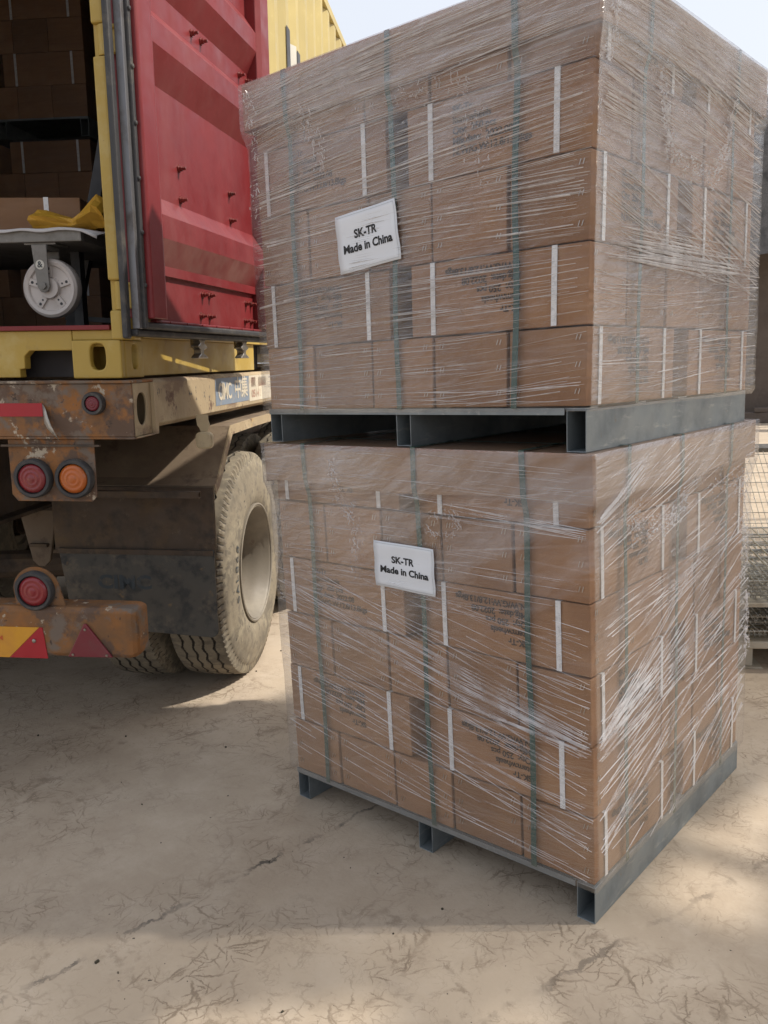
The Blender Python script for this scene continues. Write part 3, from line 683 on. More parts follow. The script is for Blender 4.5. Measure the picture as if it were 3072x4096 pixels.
        crumple('R', [(0.18, 0.84), (0.24, 0.80), (0.38, 0.80), (0.52, 0.84)], 220, 0.02); crumple('R', [(0.70, 0.86), (0.95, 0.84), (1.02, 0.7), (1.0, 0.55)], 200, 0.03)
        crumple('R', [(1.04, 0.5), (1.05, 0.3)], 120, 0.012)
    co = cr.build('film_crease', 'film_crease_' + which, o, origin=base, fix=False); co['kind'] = 'stuff'
    return o

def build_strap_band(LD, face, s, label, group, width=0.016, wob=0.0, hcap=0.87):
    mb = MB(); n = 22; W2 = width / 2
    pts = []
    for i in range(n + 1): pts.append((s + wob * math.sin(i * 0.5 + s * 9), -0.004 if i == 0 else i / n * 1.0, 0.0062))
    S = LD.D if face == 'L' else LD.W
    ring = [(x, h, d, 0) for (x, h, d) in pts] + [(s, 1.0, -S, 0)]
    # vertical run, then over the top
    for (x, h, d, _) in ring[:-1]:
        hb = h * 0.997 + 0.001; d = d if h < hcap - 0.03 else 0.0185
        for w in (-W2, W2):
            mb.v.append(tuple(face_point(LD, face, x + w, hb, d)))
    for w in (-W2, W2): mb.v.append(tuple(face_point(LD, face, s + w, 1.008, 0.0185)))
    for w in (-W2, W2): mb.v.append(tuple(face_point(LD, face, s + w, 1.008, -S * 0.98)))
    k = len(mb.v)
    # thickness: duplicate slightly outward
    base = tuple(face_point(LD, face, s, 0, 0.0062))
    nrm = (face_point(LD, face, s, 0, 1) - face_point(LD, face, s, 0, 0)).normalized() * 0.0011 + Vector((0, 0, 0.0004))
    mb.v += [tuple(Vector(v) + nrm) for v in mb.v[:k]]
    for i in range(k // 2 - 1):
        a = 2 * i
        mb.f += [(a, a + 1, a + 3, a + 2), (k + a, k + a + 2, k + a + 3, k + a + 1), (a, a + 2, k + a + 2, k + a), (a + 1, k + a + 1, k + a + 3, a + 3)]
    o = mb.build('strapping_band', 'green_strap', origin=base)
    return tag(o, label, 'strap', group)

def build_cap(LD, zb, which):
    mb = MB(); h0, h1 = LD.h(zb), 1.0; o_ = 0.014
    W, D = LD.W, LD.D; n = 12
    # outer skin with slightly wavy lower edge: four walls and a lid
    def wall(p0, p1, nx):
        o0 = len(mb.v)
        for i in range(nx + 1):
            t = i / nx; a = p0[0] + (p1[0] - p0[0]) * t; b = p0[1] + (p1[1] - p0[1]) * t
            hb = h0 + 0.006 * math.sin(t * 9 + p0[0] * 3)
            mb.v.append(tuple(LD.P(a, b, hb))); mb.v.append(tuple(LD.P(a, b, (hb + h1) / 2))); mb.v.append(tuple(LD.P(a, b, h1 + 0.004)))
        for i in range(nx):
            a = o0 + 3 * i; mb.f += [(a, a + 3, a + 4, a + 1), (a + 1, a + 4, a + 5, a + 2)]
    cs = [(-o_, -o_), (W + o_, -o_), (W + o_, D + o_), (-o_, D + o_)]
    for i in range(4): wall(cs[i], cs[(i + 1) % 4], n)
    o0 = len(mb.v); mb.v += [tuple(LD.P(a, b, h1 + 0.004)) for a, b in cs]; mb.f.append((o0, o0 + 1, o0 + 2, o0 + 3))
    base = tuple(LD.P(W / 2, D / 2, h0))
    o = mb.build('cardboard_cap', 'cap_board', origin=base)
    sm = o.modifiers.new('thickness', 'SOLIDIFY'); sm.thickness = 0.004; sm.offset = -1
    tag(o, 'shallow cardboard lid capping the %s wrapped pallet load' % which, 'cardboard lid', 'cardboard lids on the pallet loads')

def build_pallet(which, corner, lx, ly, zb, hs, label):
    """steel pallet: three box skids running front to back, sheet deck bars across; corner = front skid corner."""
    cx, cy, _ = corner; ux = (Vector(lx) - Vector(corner)); uy = (Vector(ly) - Vector(corner)); W = ux.length; D = uy.length; ux.normalize(); uy.normalize()
    rot = Matrix((( -ux.x, uy.x, 0), (-ux.y, uy.y, 0), (0, 0, 1)))   # local x points right along the front, y back
    mt = Matrix.Translation((cx, cy, zb)) @ rot.to_4x4()
    root = empty('steel_pallet', mt); tag(root, label, 'pallet', 'steel pallets under the loads')
    w = 0.0515; th = 0.0025
    for x1 in (0.0, -(W - w) / 2, -(W - w)):
        x0 = x1 - w
        b = MB()
        oc = [(x0, 0), (x1, 0), (x1, hs), (x0, hs)]; ic = [(x0 + th, th), (x1 - th, th), (x1 - th, hs - th), (x0 + th, hs - th)]
        b.plate_hole(oc, ic, 0, D)
        s = b.build('skid', 'galvanised', root, bevel=0.0015)
    # deck: bars across the skids, sunk between load and skids
    for y0 in (0.004, D * 0.25, D * 0.5, D * 0.75, D - 0.064):
        b = MB(); b.box((-W + 0.004, y0, hs + 0.0005), (-0.004, y0 + 0.06, hs + 0.0042)); b.build('deck_bar', 'galvanised', root)
    for x1 in (-w, -w - (W - w) / 2):
        b = MB(); b.box((x1 - (W - w) / 2 + w + 0.001, D - 0.045, 0.012), (x1 - 0.001, D - 0.003, hs - 0.001)); b.build('light_stop_bar', 'galvanised', root)  # added at the back end to keep light out of the gap
    b = MB(); b.box((-W + 0.0, -0.004, hs - 0.012), (0.0 - w - 0.003, -0.001, hs + 0.004)); 
    b.build('front_lip', 'galvanised', root)
    return root

build_pallet('lower', (0, 0, 0), (-1.1, 0, 0), (0, 1.06, 0), 0.0, 0.1005, 'grey galvanised steel pallet standing on the concrete')
build_pallet('upper', (-0.0127, -0.0241, 0), (-1.1126, -0.0140, 0), (-0.0029, 1.036, 0), 1.2115, 0.0985, 'grey galvanised steel pallet sitting on the lower wrapped load')
build_load(LOW, 'lower', 3); build_load(UPP, 'upper', 5)
build_cap(LOW, 1.09, 'lower'); build_cap(UPP, 2.128, 'upper')
for LD, which, sl, sr in ((UPP, 'upper', (0.19, 0.560, 0.942), (0.236, 0.83)), (LOW, 'lower', (0.172, 0.512, 0.943), (0.165, 0.485, 0.86))):
    nm = ['nearest the front corner', 'through the middle', 'nearest the far end']
    for i, s in enumerate(sl): build_strap_band(LD, 'L', s, 'green plastic band down the label face of the %s load, %s' % (which, nm[i]), 'green straps round the pallet loads', wob=0.003, hcap=LD.h(2.128 if which == 'upper' else 1.09))
    for i, s in enumerate(sr): build_strap_band(LD, 'R', s, 'green plastic band down the skid side face of the %s load, %s' % (which, nm[i if len(sr) == 3 else i * 2]), 'green straps round the pallet loads', wob=0.003, hcap=LD.h(2.128 if which == 'upper' else 1.09))
build_film(UPP, 'upper', 'film_upper', UPP.h(2.128), 'clear creased stretch film wrapped round the upper pallet load', 2100, 11)
build_film(LOW, 'lower', 'film_lower', LOW.h(1.09), 'clear creased stretch film pulled tight round the lower pallet load', 480, 12)

# paper labels under/over the film
def build_label(LD, corners, label, toff):
    """corners: (x, z) tl, tr, br, bl on the left-hand face."""
    n = 10; mb = MB(); rnd = random.Random(len(label))
    def P(u, v, off=0.0):
        (tlx, tlz), (trx, trz), (brx, brz), (blx, blz) = corners
        x = (tlx * (1 - u) + trx * u) * (1 - v) + (blx * (1 - u) + brx * u) * v
        z = (tlz * (1 - u) + trz * u) * (1 - v) + (blz * (1 - u) + brz * u) * v
        wv = 0.0016 * math.sin(u * 7 + v * 3) + 0.0014 * math.sin(v * 11 + u * 2) + 0.006 * max(0, (1 - u) - 0.8) * 2 + 0.004 * max(0, v - .85) * 2
        return LD.P(-(x - 0.0), -(0.0165 + wv + off), LD.h(z))
    for i in range(n + 1):
        for j in range(n + 1): mb.v.append(tuple(P(i / n, j / n)))
    for i in range(n):
        for j in range(n): a = i * (n + 1) + j; mb.f.append((a, a + 1, a + n + 2, a + n + 1))
    base = tuple(P(.5, 1)); o = mb.build('paper_label', 'paper', origin=base, smooth=True)
    sm = o.modifiers.new('thickness', 'SOLIDIFY'); sm.thickness = 0.0006; sm.offset = 0
    tag(o, label, 'paper sign', 'paper signs taped on the pallet loads')
    for (txt, size, cu, cv) in (('SK-TR', 0.0300, 0.47, 0.44), ('Made in China', 0.0300, 0.5, 0.67)):
        v2, f2 = text_mesh(txt, size, 0.0010, 1.0, 1.0, 'CENTER'); tm = MB()
        for (x, y) in v2: tm.v.append(tuple(P(cu + x / 0.215, cv - y / 0.150, 0.0012)))
        tm.f = list(f2); tm.build('lettering', 'ink', o, origin=base, fix=False)
    ln = MB()
    for (u0, v0, u1, v1) in ((.03, .04, .97, .04), (.97, .04, .97, .96), (.03, .96, .97, .96)):
        k = 12
        for i in range(k):
            pa = [P(u0 + (u1 - u0) * (i + q) / k, v0 + (v1 - v0) * (i + q) / k, 0.001) for q in (0, 1)]
            dv = Vector((0, 0, 0.0005)) if u0 != u1 else Vector((0.0005, 0, 0))
            ln.add([tuple(pa[0] - dv), tuple(pa[0] + dv), tuple(pa[1] + dv), tuple(pa[1] - dv)], [(0, 1, 2, 3)])
    ln.build('border_line', 'paper_line', o, origin=base, fix=False)
build_label(UPP, ((-0.762, 1.836), (-0.547, 1.855), (-0.530, 1.702), (-0.747, 1.683)), 'white paper sign taped at a tilt on the upper pallet load', 0)
build_label(LOW, ((-0.673, 0.942), (-0.457, 0.937), (-0.458, 0.803), (-0.673, 0.808)), 'white paper sign taped straight on the lower pallet load', 0)

# ------------------------------------------------------------------ truck frame: x = right (r), y = forward (t), z = up (u); origin at the container's rear right bottom corner
TRUCK = Matrix.Translation((-1.45268, -0.31704, 1.42854)) @ Matrix(((0.8225901, -0.5675428, 0.0352250), (0.5676803, 0.8232199, 0.0069364), (-0.0329346, 0.0142907, 0.9993553))).to_4x4()
TINV = TRUCK.inverted()
def ground_u(r, t):        # height of the ground in the truck frame at (r, t)
    p = TRUCK @ Vector((r, t, 0)); n = TRUCK.to_3x3() @ Vector((0, 0, 1)); return -p.z / n.z
CW, CL, CH = 2.438, 12.19, 2.591
cont = empty('shipping_container', TRUCK)
tag(cont, 'yellow shipping container with an open red door on the trailer', 'container')
# corner castings
def casting(r0, r1, t0, t1, u0, u1, holes):
    b = MB(); n = 24
    if holes:
        b.plate_hole(rect_ring(r0, u0, r1, u1, n), ellipse((r0 + r1) / 2 + 0.004, (u0 + u1) / 2 + 0.008, 0.0255, 0.041, n, 3.0), t0, t0 + 0.028)
        b.plate_hole(rect_ring(t0 + 0.028, u0, t1, u1, n), ellipse((t0 + t1) / 2 + 0.018, (u0 + u1) / 2 + 0.008, 0.022, 0.040, n, 3.0), r1 - 0.028, r1, 'yz')
        b.box((r0, t0 + 0.0281, u0), (r1 - 0.0281, t1, u0 + 0.02)); b.box((r0, t0 + 0.0281, u1 - 0.02), (r1 - 0.0281, t1, u1)); b.box((r0, t1 - 0.02, u0 + 0.0201), (r1 - 0.0281, t1, u1 - 0.0201)); b.box((r0, t0 + 0.0281, u0 + 0.0201), (r0 + 0.02, t1 - 0.0201, u1 - 0.0201))
    else: b.box((r0, t0, u0), (r1, t1, u1))
    return b
casting(-0.162, 0, 0, 0.178, 0, 0.118, True).build('corner_casting', 'yellow_paint', cont, bevel=0.006)
for (r0, t0, u0) in ((-CW, 0, 0), (-CW, 0, CH - 0.118), (-0.162, 0, CH - 0.118), (-CW, CL - .178, 0), (-0.162, CL - .178, 0), (-CW, CL - .178, CH - .118), (-.162, CL - .178, CH - .118)):
    casting(r0, r0 + .162, t0, t0 + .178, u0, u0 + .118, False).build('corner_casting', 'yellow_paint', cont, bevel=0.006)
# rear sill with a fork-like cut-out beside the casting
b = MB(); n = 20
b.prism([(-CW + .164, 0.004), (-0.345, 0.004), (-0.345, 0.03), (-0.328, 0.032), (-0.326, 0.07), (-0.308, 0.088), (-0.1635, 0.088), (-0.1635, 0.149), (-CW + .164, 0.149)], 0.012, 0.05)
b.box((-0.163, 0.014, 0.1185), (-0.0285, 0.05, 0.149)); b.build('rear_sill', 'yellow_paint', cont, bevel=0.003)
MB().box((-CW + .12, 0.0, 0.1495), (-0.033, 0.10, 0.164)).build('threshold', 'red_paint', cont, bevel=0.002)
MB().box((-CW + .05, 0.101, 0.14), (-0.05, CL - .1, 0.160)).build('floor', 'inside_shade', cont)
# corner post made of chamfered lengths with hinge lugs between
def post_len(u0, u1):
    b = MB(); b.prism([(-0.028, 0.0), (0.010, -0.004), (0.036, 0.030), (0.036, 0.085), (-0.028, 0.085)], u0, u1, 'xy'); return b
for (u0, u1) in ((0.1185, 0.208), (0.298, 0.934), (1.022, 1.62), (1.71, 2.30), (2.39, CH - .1185)):
    post_len(u0, u1).build('corner_post', 'yellow_paint', cont, bevel=0.006)
MB().box((-0.024, 0.012, 0.119), (0.0, 0.085, CH - .119)).build('post_core', 'yellow_paint', cont)
MB().box((-CW, 0.0, 0.119), (-CW + .08, 0.085, CH - .119)).build('corner_post', 'yellow_paint', cont, bevel=0.006)
DOOR_H = (0.085, -0.010); DA = R(5.0)
DM = Matrix.Translation((DOOR_H[0], DOOR_H[1], 0)) @ Matrix(((math.cos(DA), math.sin(DA), 0, 0), (-math.sin(DA), math.cos(DA), 0, 0), (0, 0, 1, 0), (0, 0, 0, 1)))
# door local: x = outward from its inner face (towards the viewer), y = along the door from the hinge, z = up
for u in (0.2085, 0.9345, 1.6205, 2.3005):
    b = MB(); b.tube([(0.006, 0.018, u + 0.001), (0.006, 0.018, u + 0.086)], 0.0205, 18)
    b.box((0.012, 0.006, u + 0.004), (0.058, 0.012, u + 0.082)); b.box((0.012, -0.006, u + 0.004), (0.062, 0.0058, u + 0.014)); b.box((0.012, -0.006, u + 0.072), (0.062, 0.0058, u + 0.082))
    b.box((0.0585, -0.004, u + 0.006), (0.088, 0.010, u + 0.080))
    b.build('hinge', 'yellow_paint', cont, bevel=0.003)
# side walls, roof, bottom and top rails
def side_wall(r0, sgn):
    b = MB(); t = 0.03; pts = []; P_ = 0.278
    while t < CL - 0.1:
        pts += [(t, 0.0), (t + 0.072, 0.0), (t + 0.140, -0.036), (t + 0.210, -0.036)]; t += P_
    pts = pts[2:]
    for (tt, d) in pts:
        b.v.append((r0 + sgn * d - sgn * 0.004, tt, 0.158)); b.v.append((r0 + sgn * d - sgn * 0.004, tt, CH - 0.062))
    for i in range(len(pts) - 1): b.f.append((2 * i, 2 * i + 2, 2 * i + 3, 2 * i + 1))
    return b, pts
b, side_pts = side_wall(-0.002, 1); o = b.build('side_wall', 'yellow_wall', cont, fix=False); o.modifiers.new('t', 'SOLIDIFY').thickness = 0.003
b, _ = side_wall(-CW + 0.002, -1); o = b.build('side_wall', 'yellow_wall', cont, fix=False); o.modifiers.new('t', 'SOLIDIFY').thickness = 0.003
for r0 in (-0.062, -CW + 0.002):
    MB().box((r0, 0.18, CH - 0.06), (r0 + 0.06, CL - .18, CH - 0.001)).build('top_rail', 'yellow_wall', cont, bevel=0.003)
b = MB()       # right bottom rail: channel with lip and fork pocket
b.box((-0.030, 0.1785, 0.004), (-0.012, 1.60, 0.128)); b.box((-0.030, 0.1785, 0.1285), (0.004, CL - .18, 0.141)); b.box((-0.030, 0.1785, 0.1415), (-0.006, CL - .18, 0.1575))
b.box((-0.030, 2.0, 0.004), (-0.012, CL - .18, 0.128))
b.build('bottom_rail', 'yellow_paint', cont, bevel=0.002)
MB().box((-CW, 0.18, 0.004), (-CW + .03, CL - .18, 0.157)).build('bottom_rail', 'yellow_paint', cont)
MB().box((-0.30, 1.605, 0.006), (-0.10, 1.995, 0.126)).build('fork_pocket', 'inside_shade', cont)
MB().box((-CW + 0.06, 0.02, CH - 0.03), (-0.063, CL - 0.02, CH - 0.008)).build('roof', 'yellow_wall', cont)
MB().box((-CW + .164, 0.0, CH - 0.118), (-0.164, 0.06, CH - 0.032)).build('rear_header', 'yellow_paint', cont)
MB().box((-CW + .05, CL - .06, 0.16), (-.05, CL - .02, CH - .06)).build('front_wall', 'yellow_wall', cont)
# dark lettering block on the side wall, following the corrugation
def side_r(t):
    for i in range(len(side_pts) - 1):
        (a, d0), (c, d1) = side_pts[i], side_pts[i + 1]
        if a <= t <= c: return d0 + (d1 - d0) * (t - a) / (c - a)
    return 0
def wall_print(t0, t1, u0, u1, mat):
    ts = sorted([t0, t1] + [p[0] for p in side_pts if t0 < p[0] < t1]); b = MB()
    for t in ts:
        x = -0.006 + side_r(t) + 0.0055; b.v += [(x, t, u0), (x, t, u1)]
    for i in range(len(ts) - 1): b.f.append((2 * i, 2 * i + 2, 2 * i + 3, 2 * i + 1))
    b.build('wall_lettering', mat, cont, fix=False)
for q in range(4):
    tt = 2.525 + q * 0.278; tp = (1.925, 1.885, 1.86, 1.9)[q]; wall_print(tt, tt + 0.20, 1.25, tp, 'logo_dark'); wall_print(tt + 0.201, tt + 0.275, 1.25, tp - 0.02, 'logo_white')
# door: steel leaf seen from its inner side
door_root = MB()
prof = [(0.182, 0.0), (0.328, 0.0), (0.329, 0.014), (0.360, 0.014), (0.438, 0.052), (0.510, 0.052), (0.572, 0.010), (0.915, 0.010), (1.014, 0.052), (1.085, 0.052), (1.135, 0.010), (1.205, 0.010), (1.29, 0.052), (1.36, 0.052), (1.42, 0.010),
        (1.72, 0.010), (1.80, 0.052), (1.87, 0.052), (1.93, 0.010), (2.20, 0.010), (2.28, 0.052), (2.34, 0.052), (2.39, 0.010), (2.44, 0.010)]
DWID = 1.213
b = MB()
for (u, d) in prof: b.v += [tuple(DM @ Vector((d - 0.042, 0.1385, u))), tuple(DM @ Vector((d - 0.042, DWID - 0.1285, u)))]
for i in range(len(prof) - 1): b.f.append((2 * i, 2 * i + 1, 2 * i + 3, 2 * i + 2))
door = b.build('door', 'red_paint', cont, fix=False); sm = door.modifiers.new('t', 'SOLIDIFY'); sm.thickness = 0.003; sm.offset = -1
door['label'] = 'red corrugated container door swung open'
def dbox(lo, hi, name, mat, parent=door, bevel=0.003):
    b = MB().box(lo, hi); b.v = [tuple(DM @ Vector(v)) for v in b.v]; return b.build(name, mat, parent, bevel=bevel)
def dprism(poly, u0, u1, name, mat, parent=door, bevel=0.003):
    b = MB().prism(poly, u0, u1, 'xy'); b.v = [tuple(DM @ Vector(v)) for v in b.v]; return b.build(name, mat, parent, bevel=bevel)
dprism([(0.018, 0.018), (0.024, 0.024), (0.024, 0.108), (0.012, 0.139), (-0.045, 0.139), (-0.045, 0.018)], 0.182, 2.44, 'stile', 'red_paint')
dprism([(-0.045, DWID), (0.018, DWID), (0.024, DWID - 0.006), (0.024, DWID - 0.10), (0.010, DWID - 0.129), (-0.045, DWID - 0.129)], 0.182, 2.44, 'stile', 'red_paint')
dbox((-0.066, 0.02, 0.185), (-0.048, DWID - 0.02, 2.44), 'outer_skin', 'red_paint')
dbox((-0.031, 0.1, 0.172), (-0.008, DWID - 0.02, 0.1815), 'bottom_edge', 'red_paint')
# rubber seal and its metal strip
dbox((-0.050, -0.050, 0.120), (-0.030, -0.022, 2.46), 'seal', 'rubber', bevel=0.006)
dbox((-0.028, -0.0215, 0.150), (-0.004, -0.002, 2.46), 'seal_strip', 'retainer', bevel=0.002)
dbox((-0.030, -0.0015, 0.150), (0.008, 0.0175, 2.46), 'seal', 'rubber', bevel=0.005)
dbox((-0.050, -0.0215, 0.128), (-0.012, DWID + 0.03, 0.1495), 'seal', 'rubber', bevel=0.006)
dbox((-0.030, 0.019, 0.150), (0.006, DWID + 0.03, 0.1715), 'seal', 'rubber', bevel=0.006)
for u in [0.28 + 0.155 * i for i in range(14)]:
    b = MB(); b.lathe([(0, 0.007), (0.004, 0.006), (0.006, 0.0)], (0, 0, 0), (1, 0, 0), 10); b.v = [tuple(DM @ (Vector(v) + Vector((0.0082, 0.006, u)))) for v in b.v]; b.build('seal_rivet', 'rubber', door)
def bolt(s, u, d):
    b = MB(); b.lathe([(0, 0.017), (0.004, 0.0165), (0.0042, 0.0115), (0.013, 0.0115), (0.0132, 0.0075), (0.026, 0.007), (0.027, 0.0)], (0, 0, 0), (1, 0, 0), 6)
    b.v = [tuple(DM @ (Vector((v[0], v[1] * 0.8, v[2] * 0.8)) + Vector((d - 0.0415, s, u)))) for v in b.v]; b.build('bolt', 'red_bolt', door)
for (s, u) in ((.534, 1.174), (.613, 1.174), (.985, 1.176), (1.066, 1.176), (.375, .695), (.376, .594), (.829, .695), (.834, .596)): bolt(s, u, 0.010)
for (s, u) in ((.548, .291), (.610, .293), (.526, .214), (.606, .215), (.994, .287), (.977, .214), (1.05, .287), (1.045, .214)): bolt(s, u, 0.0)
for (s, u) in ((.33, 1.60), (.331, 1.50), (.716, 1.60), (.72, 1.50), (.467, 2.05), (.535, 2.05), (.845, 2.05), (.912, 2.05)): bolt(s, u, 0.010)
for s in [0.2 + 0.13 * i for i in range(8)]:
    b = MB(); b.lathe([(0, 0.004), (0.002, 0.0035), (0.003, 0)], (0, 0, 0), (1, 0, 0), 8); b.v = [tuple(DM @ (Vector(v) + Vector((-0.0078, s, 0.177)))) for v in b.v]; b.build('edge_rivet', 'red_paint', door)
def cam_lock(s):          # locking cam at the foot of the lock rod
    b = MB()
    b.prism([(-0.030, 0.128), (0.034, 0.128), (0.018, 0.116), (0.040, 0.104), (0.044, 0.099), (0.014, 0.090), (0.012, 0.078), (0.046, 0.066), (0.050, 0.060), (-0.040, 0.060), (-0.034, 0.068), (-0.012, 0.078), (-0.014, 0.092), (-0.036, 0.100), (-0.036, 0.107), (-0.016, 0.116)], -0.016, 0.016, 'xz')
    b.v = [tuple(DM @ (Vector((v[1] - 0.045, v[0] + s, v[2])))) for v in b.v]; b.build('cam_lock', 'chrome', door, bevel=0.004)
    r_ = MB(); r_.tube([(-0.06, s, 0.10), (-0.06, s, 2.45)], 0.016, 12); r_.v = [tuple(DM @ Vector(v)) for v in r_.v]; r_.build('lock_rod', 'chrome', door, smooth='auto')
cam_lock(0.50); cam_lock(0.93)
dbox((-0.040, DWID + 0.003, 0.150), (-0.022, DWID + 0.085, 2.46), 'seal_flap', 'red_paint', bevel=0.004)
# left leaf, unseen, set shut to dim the inside; dark sheets added as shade
MB().box((-CW + 0.09, 0.0, 0.17), (-1.25, 0.05, 2.44)).build('door', 'red_paint', cont, bevel=0.004)
for (lo, hi) in (((-CW + 0.045, 0.12, 0.161), (-CW + 0.05, CL - .1, CH - .04)), ((-0.05, 0.12, 0.161), (-0.045, CL - .1, CH - .04)), ((-CW + 0.051, 0.12, CH - .045), (-0.051, CL - .1, CH - .04))): MB().box(lo, hi).build('shade_lining', 'inside_shade', cont)  # near-black sheets added to darken the inside
MB().box((-CW + .2, 0.10, 0.004), (-0.165, 0.12, 0.139)).build('sill_shade_block', 'inside_shade', cont)  # dark block added behind the cut-out in place of shade

# ------------------------------------------------------------------ trailer
TOFF = Vector((-1.2, 1.3, ground_u(-1.2, 1.3)))
trl = empty('trailer', TRUCK @ Matrix.Translation(TOFF)); tag(trl, 'rusty orange skeletal trailer under the yellow container', 'trailer')
def tb(b, name, mat, parent=trl, **kw):
    kw.setdefault('origin', tuple(TOFF)); return b.build(name, mat, parent, **kw)
T0 = -0.012
# rear cross beam: rear plate, flanges, end plate with an oval hole
b = MB(); b.box((-2.47, T0, -0.183), (0.033, T0 + 0.008, -0.016)); b.box((-2.47, T0 - 0.008, -0.0155), (0.036, 0.16, -0.006)); b.box((-2.47, T0, -0.191), (0.033, 0.15, -0.1835))
beam = tb(b, 'rear_beam', 'trailer_orange', bevel=0.003)
b = MB(); b.plate_hole(rect_ring(T0 + 0.0085, -0.183, 0.155, -0.016, 28), ellipse(0.056, -0.098, 0.040, 0.052, 28, 2.3), 0.026, 0.034, 'yz')
tb(b, 'end_plate', 'trailer_dust', bevel=0.002)
b = MB(); b.box((0.0345, 0.128, -0.183), (0.048, 0.156, -0.016)); b.box((0.0345, T0 + .0085, -0.186), (0.048, 0.156, -0.1835)); tb(b, 'end_flange', 'trailer_dust', bevel=0.002)
MB_ = MB(); MB_.box((-0.30, 0.02, -0.18), (-0.12, 0.15, -0.02)); tb(MB_, 'beam_shade_block', 'inside_shade')  # dark block standing in for shade behind the oval hole
# side rail
RR = 0.018
b = MB(); b.prism([(RR - 0.06, -0.006), (RR - 0.012, -0.006), (RR, -0.018), (RR, -0.158), (RR - 0.016, -0.172), (RR - 0.06, -0.172)], 0.160, 11.8, 'xz'); tb(b, 'side_rail', 'trailer_dust', bevel=0.003)
b = MB(); b.prism([(-2.47, -0.006), (-2.41, -0.006), (-2.41, -0.172), (-2.47, -0.172)], 0.160, 11.8, 'xz'); tb(b, 'side_rail', 'trailer_dust')
for r0 in (-0.82, -1.72):
    b = MB(); b.box((r0 - .07, .1, -.20), (r0 + .07, 11.8, -.185)); b.box((r0 - .008, .1, -.56), (r0 + .008, 11.8, -.2005)); b.box((r0 - .07, .1, -.575), (r0 + .07, 11.8, -.5605)); tb(b, 'main_beam', 'trailer_dark')
for t in (0.9, 2.2, 3.5, 5.0, 7.0, 9.0, 11.0):
    b = MB(); b.box((-2.40, t, -0.165), (RR - .061, t + 0.08, -0.05)); tb(b, 'cross_member', 'trailer_dark')
# sticker with lettering on the side rail
def rail_pt(t, u, d=0.0012): return (RR + d, t, u)
b = MB(); b.add([rail_pt(0.865, -0.022), rail_pt(1.38, -0.022), rail_pt(1.38, -0.136), rail_pt(0.865, -0.136)], [(0, 1, 2, 3)]); tb(b, 'sticker', 'sticker_blue', fix=False)
b = MB(); b.add([rail_pt(1.382, -0.02), rail_pt(2.0, -0.02), rail_pt(2.0, -0.142), rail_pt(1.382, -0.142)], [(0, 1, 2, 3)]); tb(b, 'sticker', 'sticker_white', fix=False)
v2, f2 = text_mesh('CIMC', 0.10, 0.002, 0.9); b = MB(); b.v = [rail_pt(0.90 + x * 0.84, -0.112 + y, 0.0024) for x, y in v2]; b.f = list(f2); tb(b, 'lettering', 'sticker_white', fix=False)
v2, f2 = text_mesh('\u4e2d\u96c6', 0.105, 0.0015, 0.95); b = MB(); b.v = [rail_pt(1.135 + x * 1.05, -0.108 + y, 0.0024) for x, y in v2]; b.f = list(f2); tb(b, 'lettering', 'sticker_white', fix=False)
v2, f2 = text_mesh('0514', 0.05, 0.001); b = MB(); b.v = [rail_pt(1.42 + x * 1.4, -0.124 + y, 0.0024) for x, y in v2]; b.f = list(f2); tb(b, 'lettering', 'sticker_red', fix=False)
b = MB(); b.add([rail_pt(1.42, -0.03), rail_pt(1.50, -0.03), rail_pt(1.50, -0.075), rail_pt(1.42, -0.075)], [(0, 1, 2, 3)]); b.add([rail_pt(1.55, -0.03), rail_pt(1.7, -0.03), rail_pt(1.7, -0.075), rail_pt(1.55, -0.075)], [(0, 1, 2, 3)]); tb(b, 'lettering', 'sticker_red', fix=False)
# round lamps
def lamp(name, r, u, t, rad, ring, lens, parent=trl, label=None):
    b = MB(); b.lathe([(0, ring), (0.018, ring), (0.024, ring * 0.93), (0.024, rad * 1.06), (0.012, rad * 1.03), (0.012, 0)], (r, t, u), (0, -1, 0), 36)
    h = tb(b, name, 'rubber', parent, smooth='auto')
    pr = [(0.012, rad), (0.020, rad * 0.97), (0.0235, rad * .80), (0.0255, rad * .74), (0.0235, rad * .68), (0.0250, rad * .50), (0.0275, rad * .44), (0.0255, rad * .38), (0.0265, rad * .22), (0.029, rad * .16), (0.0275, 0.001)]
    b = MB(); b.lathe(pr, (r, t, u), (0, -1, 0), 36); l = tb(b, 'lens', lens, h, smooth=True)
    if label: h['label'] = label
    return h
lamp('marker_lamp', -0.090, -0.077, T0 - 0.001, 0.024, 0.036, 'lens_dark')
plate = MB(); plate.prism([(-0.402, -0.192), (-0.402, -0.372), (-0.384, -0.394), (-0.128, -0.394), (-0.112, -0.374), (-0.110, -0.192)], 0.0, 0.006); lp = tb(plate, 'lamp_plate', 'trailer_orange', bevel=0.002)
b = MB(); b.box((-0.42, -0.012, -0.2145), (-0.088, -0.0005, -0.2085)); tb(b, 'plate_edge', 'trailer_dark')
lamp('tail_lamp', -0.318, -0.317, -0.001, 0.0475, 0.064, 'lens_red'); lamp('tail_lamp', -0.178, -0.317, -0.001, 0.0475, 0.064, 'lens_orange')
